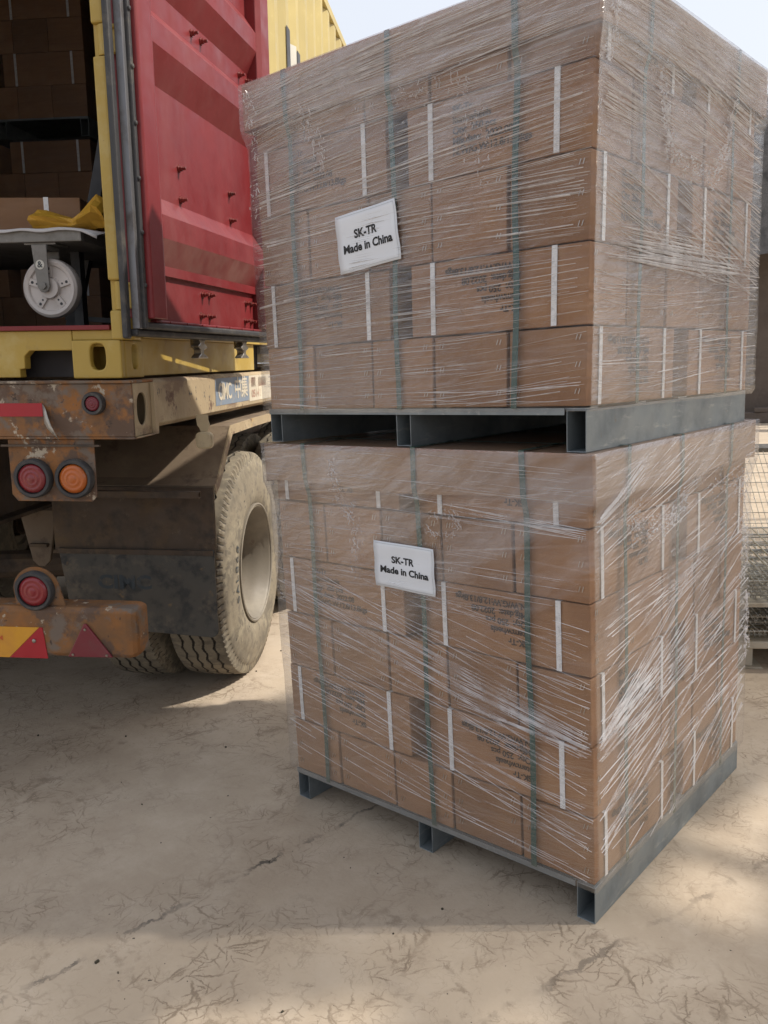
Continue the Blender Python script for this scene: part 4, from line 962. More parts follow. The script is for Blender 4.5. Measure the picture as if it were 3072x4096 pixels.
# peeling reflective tape
b = MB(); b.box((-1.6, T0 - 0.0025, -0.118), (-0.266, T0 - 0.0005, -0.076)); tb(b, 'reflective_tape', 'tape_red')
b = MB()
path = [(-0.265, -0.004, -0.097), (-0.258, -0.010, -0.108), (-0.248, -0.022, -0.128), (-0.236, -0.028, -0.150), (-0.222, -0.024, -0.175), (-0.212, -0.016, -0.197)]
for i, (r, t, u) in enumerate(path):
    w = 0.021 * (1 - i / 5.6); tw = i * 0.35
    b.v += [(r + w * math.sin(tw) * .9, T0 + t, u + w * math.cos(tw)), (r - w * math.sin(tw) * .9, T0 + t + 0.006, u - w * math.cos(tw))]
for i in range(5): b.f.append((2 * i, 2 * i + 1, 2 * i + 3, 2 * i + 2))
o = tb(b, 'peeled_tape_end', 'tape_silver', smooth=True); o.modifiers.new('t', 'SOLIDIFY').thickness = 0.0008
# bumper bar with rounded end, lamp bracket, chevron board and warning triangle
BT = -0.055
b = MB(); secs = [(-2.45, 1), (-0.05, 1), (-0.02, 1), (-0.002, .97), (0.010, .90), (0.014, .80)]
for (r, k) in secs:
    cz = -0.822; hh = 0.085 * k; tt0 = BT + (1 - k) * 0.12
    b.v += [(r, tt0 + 0.012, cz - hh), (r, tt0, cz - hh + 0.014), (r, tt0, cz + hh - 0.014), (r, tt0 + 0.012, cz + hh), (r, BT + 0.10, cz + hh), (r, BT + 0.10, cz - hh)]
for i in range(len(secs) - 1):
    for e in range(6): b.f.append((i * 6 + e, i * 6 + (e + 1) % 6, i * 6 + 6 + (e + 1) % 6, i * 6 + 6 + e))
b.f += [tuple(range(6)), tuple(len(b.v) - 6 + i for i in range(6))[::-1]]
bump = tb(b, 'bumper', 'trailer_orange', bevel=0.003)
b = MB(); arc_ = [(-0.328 + 0.081 * math.cos(a), -0.688 + 0.081 * math.sin(a)) for a in [R(8 + 164 * i / 14) for i in range(15)]]
b.prism([(-0.232, -0.7365)] + arc_ + [(-0.402, -0.7365)], BT + 0.02, BT + 0.026); tb(b, 'lamp_bracket', 'trailer_orange')
lamp('fog_lamp', -0.328, -0.684, BT + 0.0195, 0.050, 0.066, 'lens_red')
b = MB(); b.prism([(-1.0, -0.912), (-1.0, -0.806), (-0.318, -0.806), (-0.430, -0.912)], BT - 0.003, BT - 0.0005); ch = tb(b, 'chevron_board', 'chevron_yellow')
b = MB(); b.prism([(-0.4285, -0.912), (-0.3165, -0.806), (-0.306, -0.806), (-0.295, -0.912)], BT - 0.003, BT - 0.0005); tb(b, 'chevron_panel', 'tape_red')
v2, f2 = text_mesh('3M', 0.022, 0.0006); b = MB(); b.v = [(-0.478 + x * 1.15, BT - 0.0042, -0.852 + y) for x, y in v2]; b.f = list(f2); tb(b, 'lettering', 'chevron_text', fix=False)
b = MB(); b.lathe([(0, 0.007), (0.003, 0.0065), (0.005, 0.003), (0.0052, 0)], (-0.338, BT - 0.003, -0.852), (0, -1, 0), 12); tb(b, 'screw', 'chrome')
b = MB(); b.prism([(-0.160, -0.788), (-0.151, -0.788), (-0.068, -0.900), (-0.222, -0.902)], BT - 0.010, BT - 0.0005); tri = tb(b, 'warning_triangle', 'lens_dark', bevel=0.003)
for (r, u) in ((-0.155, -0.806), (-0.203, -0.893), (-0.087, -0.892)):
    b = MB(); b.lathe([(0, 0.0045), (0.003, 0.004), (0.0032, 0)], (r, BT - 0.010, u), (0, -1, 0), 10); tb(b, 'screw', 'chrome', tri)
for r0 in (-0.62, -1.85):
    b = MB(); b.box((r0, 0.05, -0.74), (r0 + 0.06, 0.11, -0.19)); tb(b, 'bumper_post', 'trailer_dark')
# mudguard over the wheels, flap behind them
mg = [(0.655, -0.70), (0.652, -0.44), (0.700, -0.415), (0.905, -0.222), (1.30, -0.216), (1.9, -0.216), (2.4, -0.216)]
b = MB(); th = 0.004
for (t, u) in mg: b.v += [(-0.62, t, u), (0.062, t, u)]
for i in range(len(mg) - 1): b.f.append((2 * i, 2 * i + 1, 2 * i + 3, 2 * i + 2))
o = tb(b, 'mudguard', 'guard_metal', fix=False); o.modifiers.new('t', 'SOLIDIFY').thickness = 0.004
b = MB()
for (t, u) in mg[1:]: b.v += [(0.0625, t - 0.002, u + 0.003), (0.0625, t + 0.014, u - 0.036)]
for i in range(len(mg) - 2): b.f.append((2 * i, 2 * i + 2, 2 * i + 3, 2 * i + 1))
o = tb(b, 'mudguard_edge', 'trailer_dust', fix=False); o.modifiers.new('t', 'SOLIDIFY').thickness = 0.006
b = MB(); b.box((-0.62, 0.640, -0.715), (0.060, 0.650, -0.445)); tb(b, 'flap_plate', 'trailer_dark', bevel=0.002)
fl = MB(); cx_, cz_ = 0.03, -1.045
poly = [(-0.60, -0.700), (0.058, -0.700), (0.062, -1.03)] + [(0.032 + 0.03 * math.cos(a), -1.035 + 0.032 * math.sin(a)) for a in [-R(90 * i / 5) for i in range(1, 6)]] + [(-0.565, -1.030), (-0.575, -0.9)]
fl.prism(poly, 0.628, 0.638); tb(fl, 'mud_flap', 'flap_rubber', bevel=0.002)
b = MB(); b.box((-0.60, 0.622, -0.722), (0.056, 0.6275, -0.700)); tb(b, 'flap_clamp', 'trailer_dark', bevel=0.002)
v2, f2 = text_mesh('CIMC', 0.105, 0.004, 1.0); b = MB(); b.v = [(-0.44 + x * 0.9, 0.6262, -0.865 + y * 0.75) for x, y in v2]; b.f = list(f2); tb(b, 'lettering', 'flap_letter', fix=False)
b = MB(); b.plate_hole([(-0.0, -0.467), (0.026, -0.467), (0.026, -0.441), (-0.0, -0.441)], [(0.003, -0.464), (0.023, -0.464), (0.023, -0.444), (0.003, -0.444)], -0.37, 0.052, 'yz')
b.v = [(d, t + 0.50, u) for (d, t, u) in b.v]; tb(b, 'flap_bar', 'trailer_dark', bevel=0.002)
# side marker on its hanging bracket
b = MB(); b.prism([(0.040, -0.150), (0.088, -0.150), (0.088, -0.170), (0.094, -0.188), (0.086, -0.202), (0.080, -0.225), (0.060, -0.225), (0.052, -0.200), (0.044, -0.190)], 0.545, 0.549); tb(b, 'marker_bracket', 'cream_lamp')
b = MB(); b.prism(ellipse(0.076, -0.246, 0.034, 0.032, 28, 3.6), 0.520, 0.544); b2 = b; o = tb(b, 'side_marker', 'cream_lamp', bevel=0.006)
b = MB(); b.prism(ellipse(0.080, -0.246, 0.026, 0.027, 28, 3.6), 0.512, 0.5195); tb(b, 'lens', 'cream_lamp', o, bevel=0.003)
# spring hangers, axles and brake drums
for r0 in (-0.86, -1.60):
    for t in (0.80, 2.05, 3.3):
        b = MB(); b.prism([(r0, -0.575), (r0 + .17, -0.575), (r0 + .125, -0.80), (r0 + .10, -0.825), (r0 + .07, -0.825), (r0 + .045, -0.80)], t, t + 0.02); b.prism([(r0, -0.575), (r0 + .17, -0.575), (r0 + .125, -0.80), (r0 + .045, -0.80)], t + .14, t + 0.16)
        b.box((r0 + .03, t + .021, -0.70), (r0 + .14, t + .139, -0.675)); tb(b, 'spring_hanger', 'guard_metal', bevel=0.004)
        b = MB(); 
        for q in range(4): b.box((r0 + .045, t - .02 + q * .05, -0.735 - q * 0.016), (r0 + .125, t + 1.1 - q * .05, -0.721 - q * 0.016))
        tb(b, 'leaf_spring', 'trailer_dark')
# wheels
def tyre_mesh():
    NT, prof = 480, []
    Rr, wd = 0.540, 0.285                  # outer radius, width; x from 0 (outer side) to -wd
    # sidewall profile from outer bead to tread edge: (x, radius)
    side = [(0.006, 0.272), (-0.006, 0.285), (0.004, 0.30), (0.010, 0.335), (0.012, 0.37), (0.009, 0.405), (0.004, 0.435), (-0.003, 0.455), (-0.003, 0.459), (-0.007, 0.470), (-0.009, 0.482), (-0.013, 0.488), (-0.016, 0.500), (-0.018, 0.520), (-0.024, 0.532)]
    nt = 64; tread = []
    for i in range(nt + 1):
        x = -0.030 - (wd - 0.060) * i / nt; c = (2 * i / nt - 1); tread.append((x, Rr - 0.007 * c * c))
    inner = [(-wd - x, r) for x, r in side[::-1]]
    full = side + tread + inner; ns = len(side)
    vs, fs, mi = [], [], []
    grooves = [-0.030 - (wd - 0.060) * g for g in (0.18, 0.40, 0.60, 0.82)]
    for k in range(NT):
        a = 2 * math.pi * k / NT; tri = abs(((k * 40 / NT) % 1.0) * 2 - 1) * 2 - 1
        for i, (x, r) in enumerate(full):
            rr = r
            if ns <= i < ns + len(tread):
                for gx in grooves:
                    if abs(x - (gx + tri * 0.0060)) < 0.0031: rr = r - 0.010
            elif (ns - 4 < i < ns) or (ns + len(tread) <= i < ns + len(tread) + 3):
                if (k % 5) in (0, 1): rr = r - 0.0; x = x - 0.007 if i < ns else x + 0.007
            vs.append((x, rr * math.cos(a), rr * math.sin(a)))
    n = len(full)
    for k in range(NT):
        k2 = (k + 1) % NT
        for i in range(n - 1):
            fs.append((k * n + i, k * n + i + 1, k2 * n + i + 1, k2 * n + i))
            q = 0
            if ns <= i < ns + len(tread) - 1:
                rad = [math.hypot(vs[j][1], vs[j][2]) - full[j % n][1] for j in fs[-1]]
                if min(rad) < -0.008: q = 1
            elif ns - 4 <= i < ns and (k % 5) in (0, 1): q = 1 if (k % 5) == 0 else 0
            mi.append(q)
    me = bpy.data.meshes.new('tyre'); me.from_pydata(vs, [], fs); me.materials.append(M['tyre']); me.materials.append(M['tyre_groove'])
    for p_, q in zip(me.polygons, mi): p_.material_index = q; p_.use_smooth = True
    bm = bmesh.new(); bm.from_mesh(me); bmesh.ops.recalc_face_normals(bm, faces=bm.faces[:])
    for e in bm.edges:
        if len(e.link_faces) == 2 and e.calc_face_angle(0) > R(42): e.smooth = False
    bm.to_mesh(me); bm.free(); return me
TYRE = tyre_mesh()
def rim_mesh():
    b = MB()
    pr = [(-0.004, 0.287), (0.008, 0.288), (0.010, 0.281), (0.004, 0.274), (-0.006, 0.266), (-0.030, 0.262), (-0.045, 0.250), (-0.085, 0.246), (-0.110, 0.236), (-0.150, 0.232), (-0.165, 0.205), (-0.172, 0.16), (-0.150, 0.150), (-0.165, 0.10), (-0.135, 0.095), (-0.13, 0.0)]
    b.lathe(pr, (0, 0, 0), (1, 0, 0), 64, False)
    for k in range(10):
        a = 2 * math.pi * k / 10; b.tube([(-0.17, 0.185 * math.cos(a), 0.185 * math.sin(a)), (-0.135, 0.185 * math.cos(a), 0.185 * math.sin(a))], 0.015, 6)
    me = bpy.data.meshes.new('rim'); me.from_pydata(b.v, [], b.f); me.materials.append(M['rim'])
    bm = bmesh.new(); bm.from_mesh(me); bmesh.ops.recalc_face_normals(bm, faces=bm.faces[:])
    for f in bm.faces: f.smooth = True
    for e in bm.edges:
        if len(e.link_faces) == 2 and e.calc_face_angle(0) > R(40): e.smooth = False
    bm.to_mesh(me); bm.free(); return me
RIM = rim_mesh()
def wheel(r_out, t, sgn, letters=False):
    """sgn=+1: outer side faces right."""
    u = ground_u(r_out - sgn * 0.14, t) + 0.5395
    h = MB().lathe([(-0.2, 0.06), (-0.2, 0.09), (-0.14, 0.09), (-0.14, 0.0)], (0, 0, 0), (sgn, 0, 0), 20)
    hub = h.build('wheel', 'trailer_dark', trl); hub.location = Vector((r_out, t, u)) - TOFF
    ty = bpy.data.objects.new('tyre', TYRE); C.objects.link(ty); ty.parent = hub; ri = bpy.data.objects.new('rim', RIM); C.objects.link(ri); ri.parent = hub
    if sgn < 0: ty.rotation_euler = (0, 0, math.pi); ri.rotation_euler = (0, 0, math.pi)
    ty.rotation_euler.x = random.uniform(0, 6)
    if letters:
        for (txt, size, rad, a0, dirn) in (('SAL868', 0.062, 0.345, R(196), -1), ('SAILING', 0.05, 0.395, R(20), -1)):
            v2, f2 = text_mesh(txt, size, 0.001, 1.35); b = MB()
            for (x, y) in v2:
                a = a0 + dirn * x / rad; rr = rad + y * 0.8
                # sidewall bulges about 12 mm past the bead
                b.v.append((0.0135 + 0.0008, rr * math.cos(a) * 1.0, rr * math.sin(a)))
            b.f = list(f2); b.build('lettering', 'flap_letter', ty, fix=False)
        ty.rotation_euler.x = 0
    return hub
for ai, t in enumerate((1.295, 2.60, 3.90)):
    wheel(0.045, t, 1, ai == 0); wheel(0.045 - 0.335, t, 1); wheel(-2.44, t, -1); wheel(-2.44 + 0.335, t, -1)
    b = MB(); uR = ground_u(-.1, t) + .54; uL = ground_u(-2.3, t) + .54; b.tube([(-0.5, t, uR), (-1.95, t, uL)], 0.07, 14); tb(b, 'axle', 'trailer_dark')
# landing legs at the front
for r0 in (-0.6, -1.9):
    ug = ground_u(r0 + .06, 9.06); b = MB(); b.box((r0, 9.0, ug + 0.03), (r0 + .12, 9.12, -0.19)); b.box((r0 - .06, 8.94, ug), (r0 + .18, 9.18, ug + 0.0295)); tb(b, 'landing_leg', 'trailer_dark')

# ------------------------------------------------------------------ inside the container
def inside(name, base): return empty(name, TRUCK @ Matrix.Translation(base))
FLO = 0.1605
# wrapped pallets deeper in, one on top of the other
PX0, PX1, PT0, PT1 = -2.36, -1.255, 2.60, 3.66
def inner_pallet(u0, label):
    root = inside('steel_pallet', (PX1, PT0, u0)); tag(root, label, 'pallet', 'steel pallets inside the container'); W = PX1 - PX0
    for x1 in (0.0, -(W - .05) / 2, -(W - .05)):
        b = MB(); b.plate_hole([(x1 - .05, 0), (x1, 0), (x1, .1), (x1 - .05, .1)], [(x1 - .0475, .0025), (x1 - .0025, .0025), (x1 - .0025, .0975), (x1 - .0475, .0975)], 0, PT1 - PT0); b.build('skid', 'galvanised', root)
    b = MB(); b.box((-W, -0.003, .1005), (0, PT1 - PT0, .112)); b.build('deck_sheet', 'galvanised', root)
def inner_load(u0, nl, which):
    W = PX1 - PX0; rnd = random.Random(nl)
    for k in range(nl):
        zz = u0 + 0.185 * k; sh = (k % 2 == 0)
        A = [(-W + W * i / 5 + .002, -W + W * (i + 1) / 5 - .002) for i in range(5)] if sh else [(-W + .002, -W + .50), (-.52, -.002)]
        for ia, (a0, a1) in enumerate(A):
            b = MB(); d = rnd.uniform(0, .004); b.box((a0, 0.004 + d, 0), (a1, 0.52, 0.183))
            o = b.build('carton', 'cardboard', matrix=TRUCK @ Matrix.Translation((PX1, PT0, zz)), bevel=0.003)
            tag(o, 'brown carton in the %s layer of the %s load inside the container' % (ORD[k], which), 'carton', 'cartons %s layer %s load in container' % (ORD[k], which))
            if not sh:
                for sx in (a0 + .08, a1 - .08):
                    MB().box((sx - .007, 0.0015 + d, 0.001), (sx + .007, 0.0035 + d, 0.1835)).build('strap', 'white_strap', o)
    # film
    b = MB(); Hh = 0.185 * nl; n = 30; uv = []
    for j in range(n + 1):
        for i in range(n + 1): b.v.append((0.006 - (W + .012) * i / n, -0.006 + 0.004 * mnoise.noise(Vector((i * .6, j * 1.4, nl))), -0.004 + (Hh + .012) * j / n))
    for j in range(n):
        for i in range(n):
            b.f.append((j * (n + 1) + i, j * (n + 1) + i + 1, (j + 1) * (n + 1) + i + 1, (j + 1) * (n + 1) + i)); uv += [(i / n * 1.1, j / n), ((i + 1) / n * 1.1, j / n), ((i + 1) / n * 1.1, (j + 1) / n), (i / n * 1.1, (j + 1) / n)]
    k0 = len(b.v)
    b.v += [(0.006, -0.004, -0.004), (0.006, 1.06, -0.004), (0.006, 1.06, Hh + .008), (0.006, -0.004, Hh + .008), (-W - .006, 1.06, Hh + .008), (-W - .006, -0.004, Hh + .008)]
    b.f += [(k0, k0 + 1, k0 + 2, k0 + 3), (k0 + 3, k0 + 2, k0 + 4, k0 + 5)]; uv += [(2, 0), (3, 0), (3, 1), (2, 1), (4, 0), (5, 0), (5, 1), (4, 1)]
    o = b.build('stretch_film', 'film_inner', matrix=TRUCK @ Matrix.Translation((PX1, PT0, u0)), fix=False, smooth=True)
    ul = o.data.uv_layers.new(name='film')
    for li, u_ in enumerate(uv): ul.data[li].uv = u_
    tag(o, 'dull stretch film round the %s load inside the container' % which, 'film', 'films round loads inside the container')
inner_pallet(FLO, 'steel pallet on the container floor'); inner_load(FLO + .1125, 6, 'lower')
inner_pallet(FLO + .1125 + 1.125, 'steel pallet between the two loads inside the container'); inner_load(FLO + .225 + 1.125, 4, 'upper')
# trolley with a caster, raised on a dark frame
cart = inside('platform_trolley', (-0.42, 0.35, FLO)); tag(cart, 'grey platform trolley with a white caster inside the container', 'trolley')
def cb(b, name, mat, parent=cart, **kw): return b.build(name, mat, parent, origin=(-0.42, 0.35, FLO), **kw)
b = MB(); b.box((-1.35, 0.33, 0.463), (-0.262, 0.345, 0.505)); b.box((-1.35, 0.3455, 0.463), (-0.262, 1.15, 0.505)); cb(b, 'deck', 'cart_steel', bevel=0.003)
b = MB(); b.box((-0.480, 0.345, 0.4565), (-0.365, 0.44, 0.4625)); cb(b, 'caster_plate', 'cart_steel')
b = MB(); fk = [(-0.452, 0.456), (-0.396, 0.456), (-0.396, 0.34), (-0.394, 0.315), (-0.400, 0.300), (-0.415, 0.293), (-0.430, 0.297), (-0.440, 0.312)]
b.prism(fk, 0.338, 0.343); b.prism(fk, 0.425, 0.430); b.box((-0.452, 0.3435, 0.44), (-0.396, 0.4245, 0.456)); fork = cb(b, 'caster_fork', 'cart_steel', bevel=0.004)
b = MB(); b.lathe([(0, 0.013), (0.008, 0.013), (0.009, 0.0)], (-0.417, 0.3375, 0.316), (0, -1, 0), 6); cb(b, 'axle_bolt', 'cart_steel')
b = MB(); b.lathe([(0, 0.0165), (0.001, 0.016), (0.0012, 0)], (-0.424, 0.3378, 0.388), (0, -1, 0), 24); cb(b, 'round_sticker', 'logo_white', fork)
v2, f2 = text_mesh('&', 0.030, 0.0006, 1, 1, 'CENTER'); b = MB(); b.v = [(-0.424 + x, 0.3362, 0.379 + y) for x, y in v2]; b.f = list(f2); cb(b, 'lettering', 'flap_letter', fork, fix=False)
b = MB(); wc = (-0.408, 0.385, 0.310)
b.lathe([(-0.032, 0.0), (-0.032, 0.035), (-0.020, 0.036), (-0.014, 0.040), (-0.014, 0.076), (-0.022, 0.080), (-0.026, 0.092), (-0.018, 0.101), (0.0, 0.104), (0.018, 0.101), (0.026, 0.092), (0.02, 0.08), (0.02, 0.0)], wc, (0, 1, 0), 48)
wh = cb(b, 'caster_wheel', 'nylon', smooth='auto')
b = MB()
for k in range(5):
    a = R(90 + 72 * k); rot = Matrix.Rotation(-a, 3, 'Y')
    ctr = Vector(wc) + Vector((math.cos(a) * .058, -0.0175, math.sin(a) * .058)); b.ubox(ctr, 0.042, 0.008, 0.024, Matrix.Rotation(-a, 3, 'Y'))
cb(b, 'spoke', 'nylon', wh, bevel=0.002)
b = MB()
for k in range(5):
    a = R(90 + 72 * k)
    for rd, rr in ((0.050, 0.0035), (0.067, 0.0052)):
        c_ = Vector(wc) + Vector((math.cos(a) * rd, -0.0216, math.sin(a) * rd)); b.lathe([(0, rr), (0.0006, rr), (0.0007, 0)], c_, (0, -1, 0), 12)
cb(b, 'spoke_hole_disc', 'black_steel', wh)  # flat black discs in place of the shaded holes
for (p0, p1) in (((-0.30, 1.0, 1.28), (-0.47, 0.62, FLO)), ((-0.36, 1.0, 0.86), (-0.16, 1.0, 0.86)), ((-0.47, .70, 0.24), (-0.28, .85, 0.22))):
    pass
for (x, y) in ((-0.33, .8), (-0.44, .6), (-1.2, .6), (-1.2, .8)):
    b = MB(); b.box((x, y, FLO), (x + .035, y + .04, 0.4625)); cb(b, 'leg', 'black_steel')
fr = inside('trestle', (-0.45, 1.0, FLO)); tag(fr, 'dark leaning steel trestle behind the trolley inside the container', 'trestle')
def bar(p0, p1, w, d, name='bar'):
    p0, p1 = Vector(p0), Vector(p1); L_ = (p1 - p0).length; q = (p1 - p0).to_track_quat('Z', 'Y').to_matrix(); b = MB(); b.ubox((p0 + p1) / 2, w, d, L_, q); return b.build(name, 'black_steel', fr, origin=(-0.45, 1.0, FLO))
bar((-0.345, 0.88, 1.10), (-0.60, 0.88, FLO), 0.032, 0.05); bar((-0.30, 0.885, 1.02), (-0.27, 0.885, FLO), 0.05, 0.04); bar((-0.42, 0.89, 0.80), (-0.28, 0.89, 0.80), 0.03, 0.018); bar((-0.42, 0.89, 0.74), (-0.28, 0.89, 0.60), 0.025, 0.018); bar((-0.62, .885, .235), (-0.28, .885, .21), 0.02, 0.02)
# white sheet, open carton and yellow cloth on the trolley
b = MB(); nx = 40
for i in range(nx + 1):
    r = -1.3 + (1.3 - 0.200) * i / nx; dz = -0.03 * max(0, (i / nx - 0.94) / .06) ** 1.2 + 0.002 * math.sin(i * 1.3)
    b.v += [(r, 0.318, 0.497 + dz + .002 * math.sin(i * .9)), (r, 0.322, 0.5075 + dz), (r, 0.45, 0.5085 + max(dz, -.0)), (r, 0.9, 0.5085)]
for i in range(nx):
    for e in range(3): b.f.append((4 * i + e, 4 * i + e + 1, 4 * i + 5 + e, 4 * i + 4 + e))
o = b.build('white_sheet', 'cloth_white', matrix=TRUCK, smooth=True); o.modifiers.new('t', 'SOLIDIFY').thickness = 0.002
tag(o, 'thin white sheet hanging over the trolley edge', 'sheet')
cm = TRUCK @ Matrix.Translation((-0.64, 0.575, 0.5105)) @ Matrix.Rotation(R(9), 4, 'Z')
b = MB(); b.box((-0.27, 0.0, 0), (0.25, 0.36, 0.150)); o = b.build('carton', 'cardboard', matrix=cm, bevel=0.003)
tag(o, 'single orange brown carton lying on the trolley', 'carton')
MB().box((0.115, -0.002, 0.001), (0.133, -0.0005, 0.1512)).build('strap', 'white_strap', o)
b = MB(); ny = 22; strip = []
prof_c = [(-0.468, 0.583, .510), (-0.44, .582, .512), (-0.40, .575, .512), (-0.36, .562, .512), (-0.325, .553, .512), (-0.304, .549, .512), (-0.285, .566, .512), (-0.265, .590, .512), (-0.245, .612, .513), (-0.226, .628, .514), (-0.205, .615, .514), (-0.19, .58, .514)]
for i, (r, ut, ub) in enumerate(prof_c):
    for j in range(6):
        v = j / 5; fold = 0.012 * math.sin(v * 9 + i * 0.7) + 0.006 * math.sin(i * 1.9)
        b.v.append((r + (0.018 * (1 - v) if i < 2 else 0), 0.40 + fold - 0.05 * math.sin(v * 3.1), ut + (ub - ut) * v))
for i in range(len(prof_c) - 1):
    for j in range(5): a = i * 6 + j; b.f.append((a, a + 1, a + 7, a + 6))
k0 = len(b.v)
for i, (r, ut, ub) in enumerate(prof_c): b.v += [(r, 0.46, ut - 0.012), (r, 0.52, ub + 0.004)]
for i in range(len(prof_c) - 1): b.f += [(i * 6, i * 6 + 6, k0 + 2 * i + 2, k0 + 2 * i), (k0 + 2 * i, k0 + 2 * i + 2, k0 + 2 * i + 3, k0 + 2 * i + 1)]
o = b.build('yellow_cloth', 'cloth_yellow', matrix=TRUCK, fix=False); o.modifiers.new('t', 'SOLIDIFY').thickness = 0.002
tag(o, 'crumpled yellow cloth lying on the trolley beside the carton', 'cloth')

# ------------------------------------------------------------------ yard behind on the right
def yaw_m(x, y, z, deg): return Matrix.Translation((x, y, z)) @ Matrix.Rotation(R(deg), 4, 'Z')
wallr = empty('yard_wall', yaw_m(-4.9, 18.2, 0, 17)); tag(wallr, 'tall brown concrete wall at the back of the yard', 'wall')
MB().box((-3, 0, 0), (14, 0.25, 4.1)).build('wall_body', 'wall', wallr)
MB().box((-3, -0.02, 2.30), (14, -0.0005, 2.34)).build('wall_band', 'wall', wallr)
nc = empty('net_curtain', yaw_m(-4.9, 18.0, 0, 17)); tag(nc, 'dark grey shade net hung over the yard wall', 'shade net')
b = MB(); nx, nz = 80, 14
for i in range(nx + 1):
    for j in range(nz + 1):
        x = -3 + 17 * i / nx; z = 3.55 + 3.0 * j / nz; sag = 0.25 * math.sin(x * 2.2 + j * .5) * (1 - j / nz) + 0.3 * mnoise.noise(Vector((x * 1.3, z, 2)))
        b.v.append((x, -0.5 - 0.5 * (1 - j / nz) + 0.25 * sag, z + (0.35 * sag if j == 0 else 0)))
for i in range(nx):
    for j in range(nz): a = i * (nz + 1) + j; b.f.append((a, a + nz + 1, a + nz + 2, a + 1))
b.build('net', 'net_curtain', nc, smooth=True, fix=False)
MB().box((-3.2, -0.62, 6.42), (14.2, -0.42, 6.78)).build('beam', 'black_steel', nc)
for x in (-3.1, 2.5, 8.2, 14.1): MB().box((x - .06, -0.58, 0), (x + .06, -0.46, 6.42)).build('post', 'black_steel', nc)
for i, (x, w) in enumerate(((-1.6, 1.1), (-0.2, .8), (0.9, 1.2), (2.6, .9))):
    b = MB(); b.ubox((0, 0, .12), w, .3, .24); b.ubox((.1, -.03, .29), w * .7, .25, .1, Matrix.Rotation(.12, 3, 'Z')); o = b.build('rubble_block', 'wall', matrix=yaw_m(-4.9, 18.2, 0, 17) @ Matrix.Translation((x, -0.45, 0)), bevel=0.02)
    tag(o, 'dusty block left at the foot of the brown yard wall', 'block', 'blocks along the yard wall')
# wire mesh trays on a low stand
RK = yaw_m(-0.15, 2.48, 0, 32)
st = empty('tray_stand', RK); tag(st, 'low cream painted steel stand under the wire trays', 'stand')
MB().box((-0.42, -0.30, 0.10), (0.75, 0.55, 0.135)).build('top', 'stand_paint', st, bevel=0.006)
for (x, y) in ((-0.36, -0.22), (0.66, -0.22), (-0.36, 0.46), (0.66, 0.46)):
    b = MB(); b.box((x - .05, y - .05, 0.008), (x + .05, y + .05, 0.0995)); b.box((x - .09, y - .07, 0), (x + .09, y + .07, 0.0078)); b.build('leg', 'stand_paint', st, bevel=0.004)
def wire_tray(name, mt, wx, wy, label, group, dens=0.055, coil=True, r=0.0032):
    root = empty(name, mt); tag(root, label, 'wire tray', group)
    b = MB(); b.tube([(-wx, -wy, 0), (wx, -wy, 0)], r * 1.3, 6); b.tube([(-wx, wy, 0), (wx, wy, 0)], r * 1.3, 6); b.tube([(-wx, -wy, 0), (-wx, wy, 0)], r * 1.3, 6); b.tube([(wx, -wy, 0), (wx, wy, 0)], r * 1.3, 6); b.build('rim_wire', 'wire', root)
    b = MB(); x = -wx + dens
    while x < wx: b.tube([(x, -wy, r), (x, wy, r)], r, 5); x += dens
    y = -wy + dens * 2.2
    while y < wy: b.tube([(-wx, y, -r), (wx, y, -r)], r, 5); y += dens * 2.2
    o = b.build('mesh_wires', 'wire', root); o['kind'] = 'stuff'
    if coil:
        b = MB(); pts = []; turns = int(2 * wx / 0.022)
        for i in range(turns * 8 + 1): a = 2 * math.pi * i / 8; pts.append((-wx + 2 * wx * i / (turns * 8), -wy + 0.012 * math.cos(a), 0.012 * math.sin(a)))
        b.tube(pts, 0.0022, 4); b.build('edge_coil', 'wire', root); 
    return root
words = ['lowest of the wire pile on the cream stand', 'second up in the wire pile on the cream stand', 'third up in the wire pile on the cream stand', 'top of the lower wire pile on the cream stand']
for i in range(4): wire_tray('wire_tray', RK @ Matrix.Translation((0.14 + .02 * math.sin(i * 2), 0.10 + 0.015 * math.cos(i * 3), 0.152 + i * 0.030)) @ Matrix.Rotation(R(2.0 * math.sin(i * 1.7)), 4, 'Z'), 0.52, 0.36, 'coil edged wire tray, ' + words[i], 'wire trays on the cream stand')
bd = MB(); bd.box((-0.46, -0.33, 0), (0.74, 0.5, 0.018)); o = bd.build('cream_board', 'stand_paint', matrix=RK @ Matrix.Translation((0.02, 0.02, 0.300)) , bevel=0.002); tag(o, 'cream board lying between the two piles of wire trays', 'board')
for (x, y) in ((-0.38, -0.25), (0.60, -0.25), (-0.38, .4), (0.6, .4)): MB().box((x - .02 , y - .02, -0.0255), (x + .02, y + .02, -0.0005)).build('spacer', 'stand_paint', o)
words = ['just above the cream board', 'second above the cream board', 'third above the cream board', 'fourth above the cream board', 'topmost of the pile above the cream board']
for i in range(5): wire_tray('wire_tray', RK @ Matrix.Translation((0.10 + .03 * math.sin(i * 2.4), 0.10 + 0.03 * math.cos(i * 1.3), 0.336 + i * 0.036)) @ Matrix.Rotation(R(3.0 * math.sin(i * 2.1)), 4, 'Z') @ Matrix.Rotation(R(1.5 * i), 4, 'X'), 0.50, 0.36, 'coil edged wire tray, ' + words[i], 'wire trays on the cream board')
fp = empty('framed_mesh_panel', yaw_m(-0.42, 3.38, 0.02, 30) @ Matrix.Rotation(R(33), 4, 'X')); tag(fp, 'grey framed mesh panel tilted behind the wire trays', 'mesh panel')
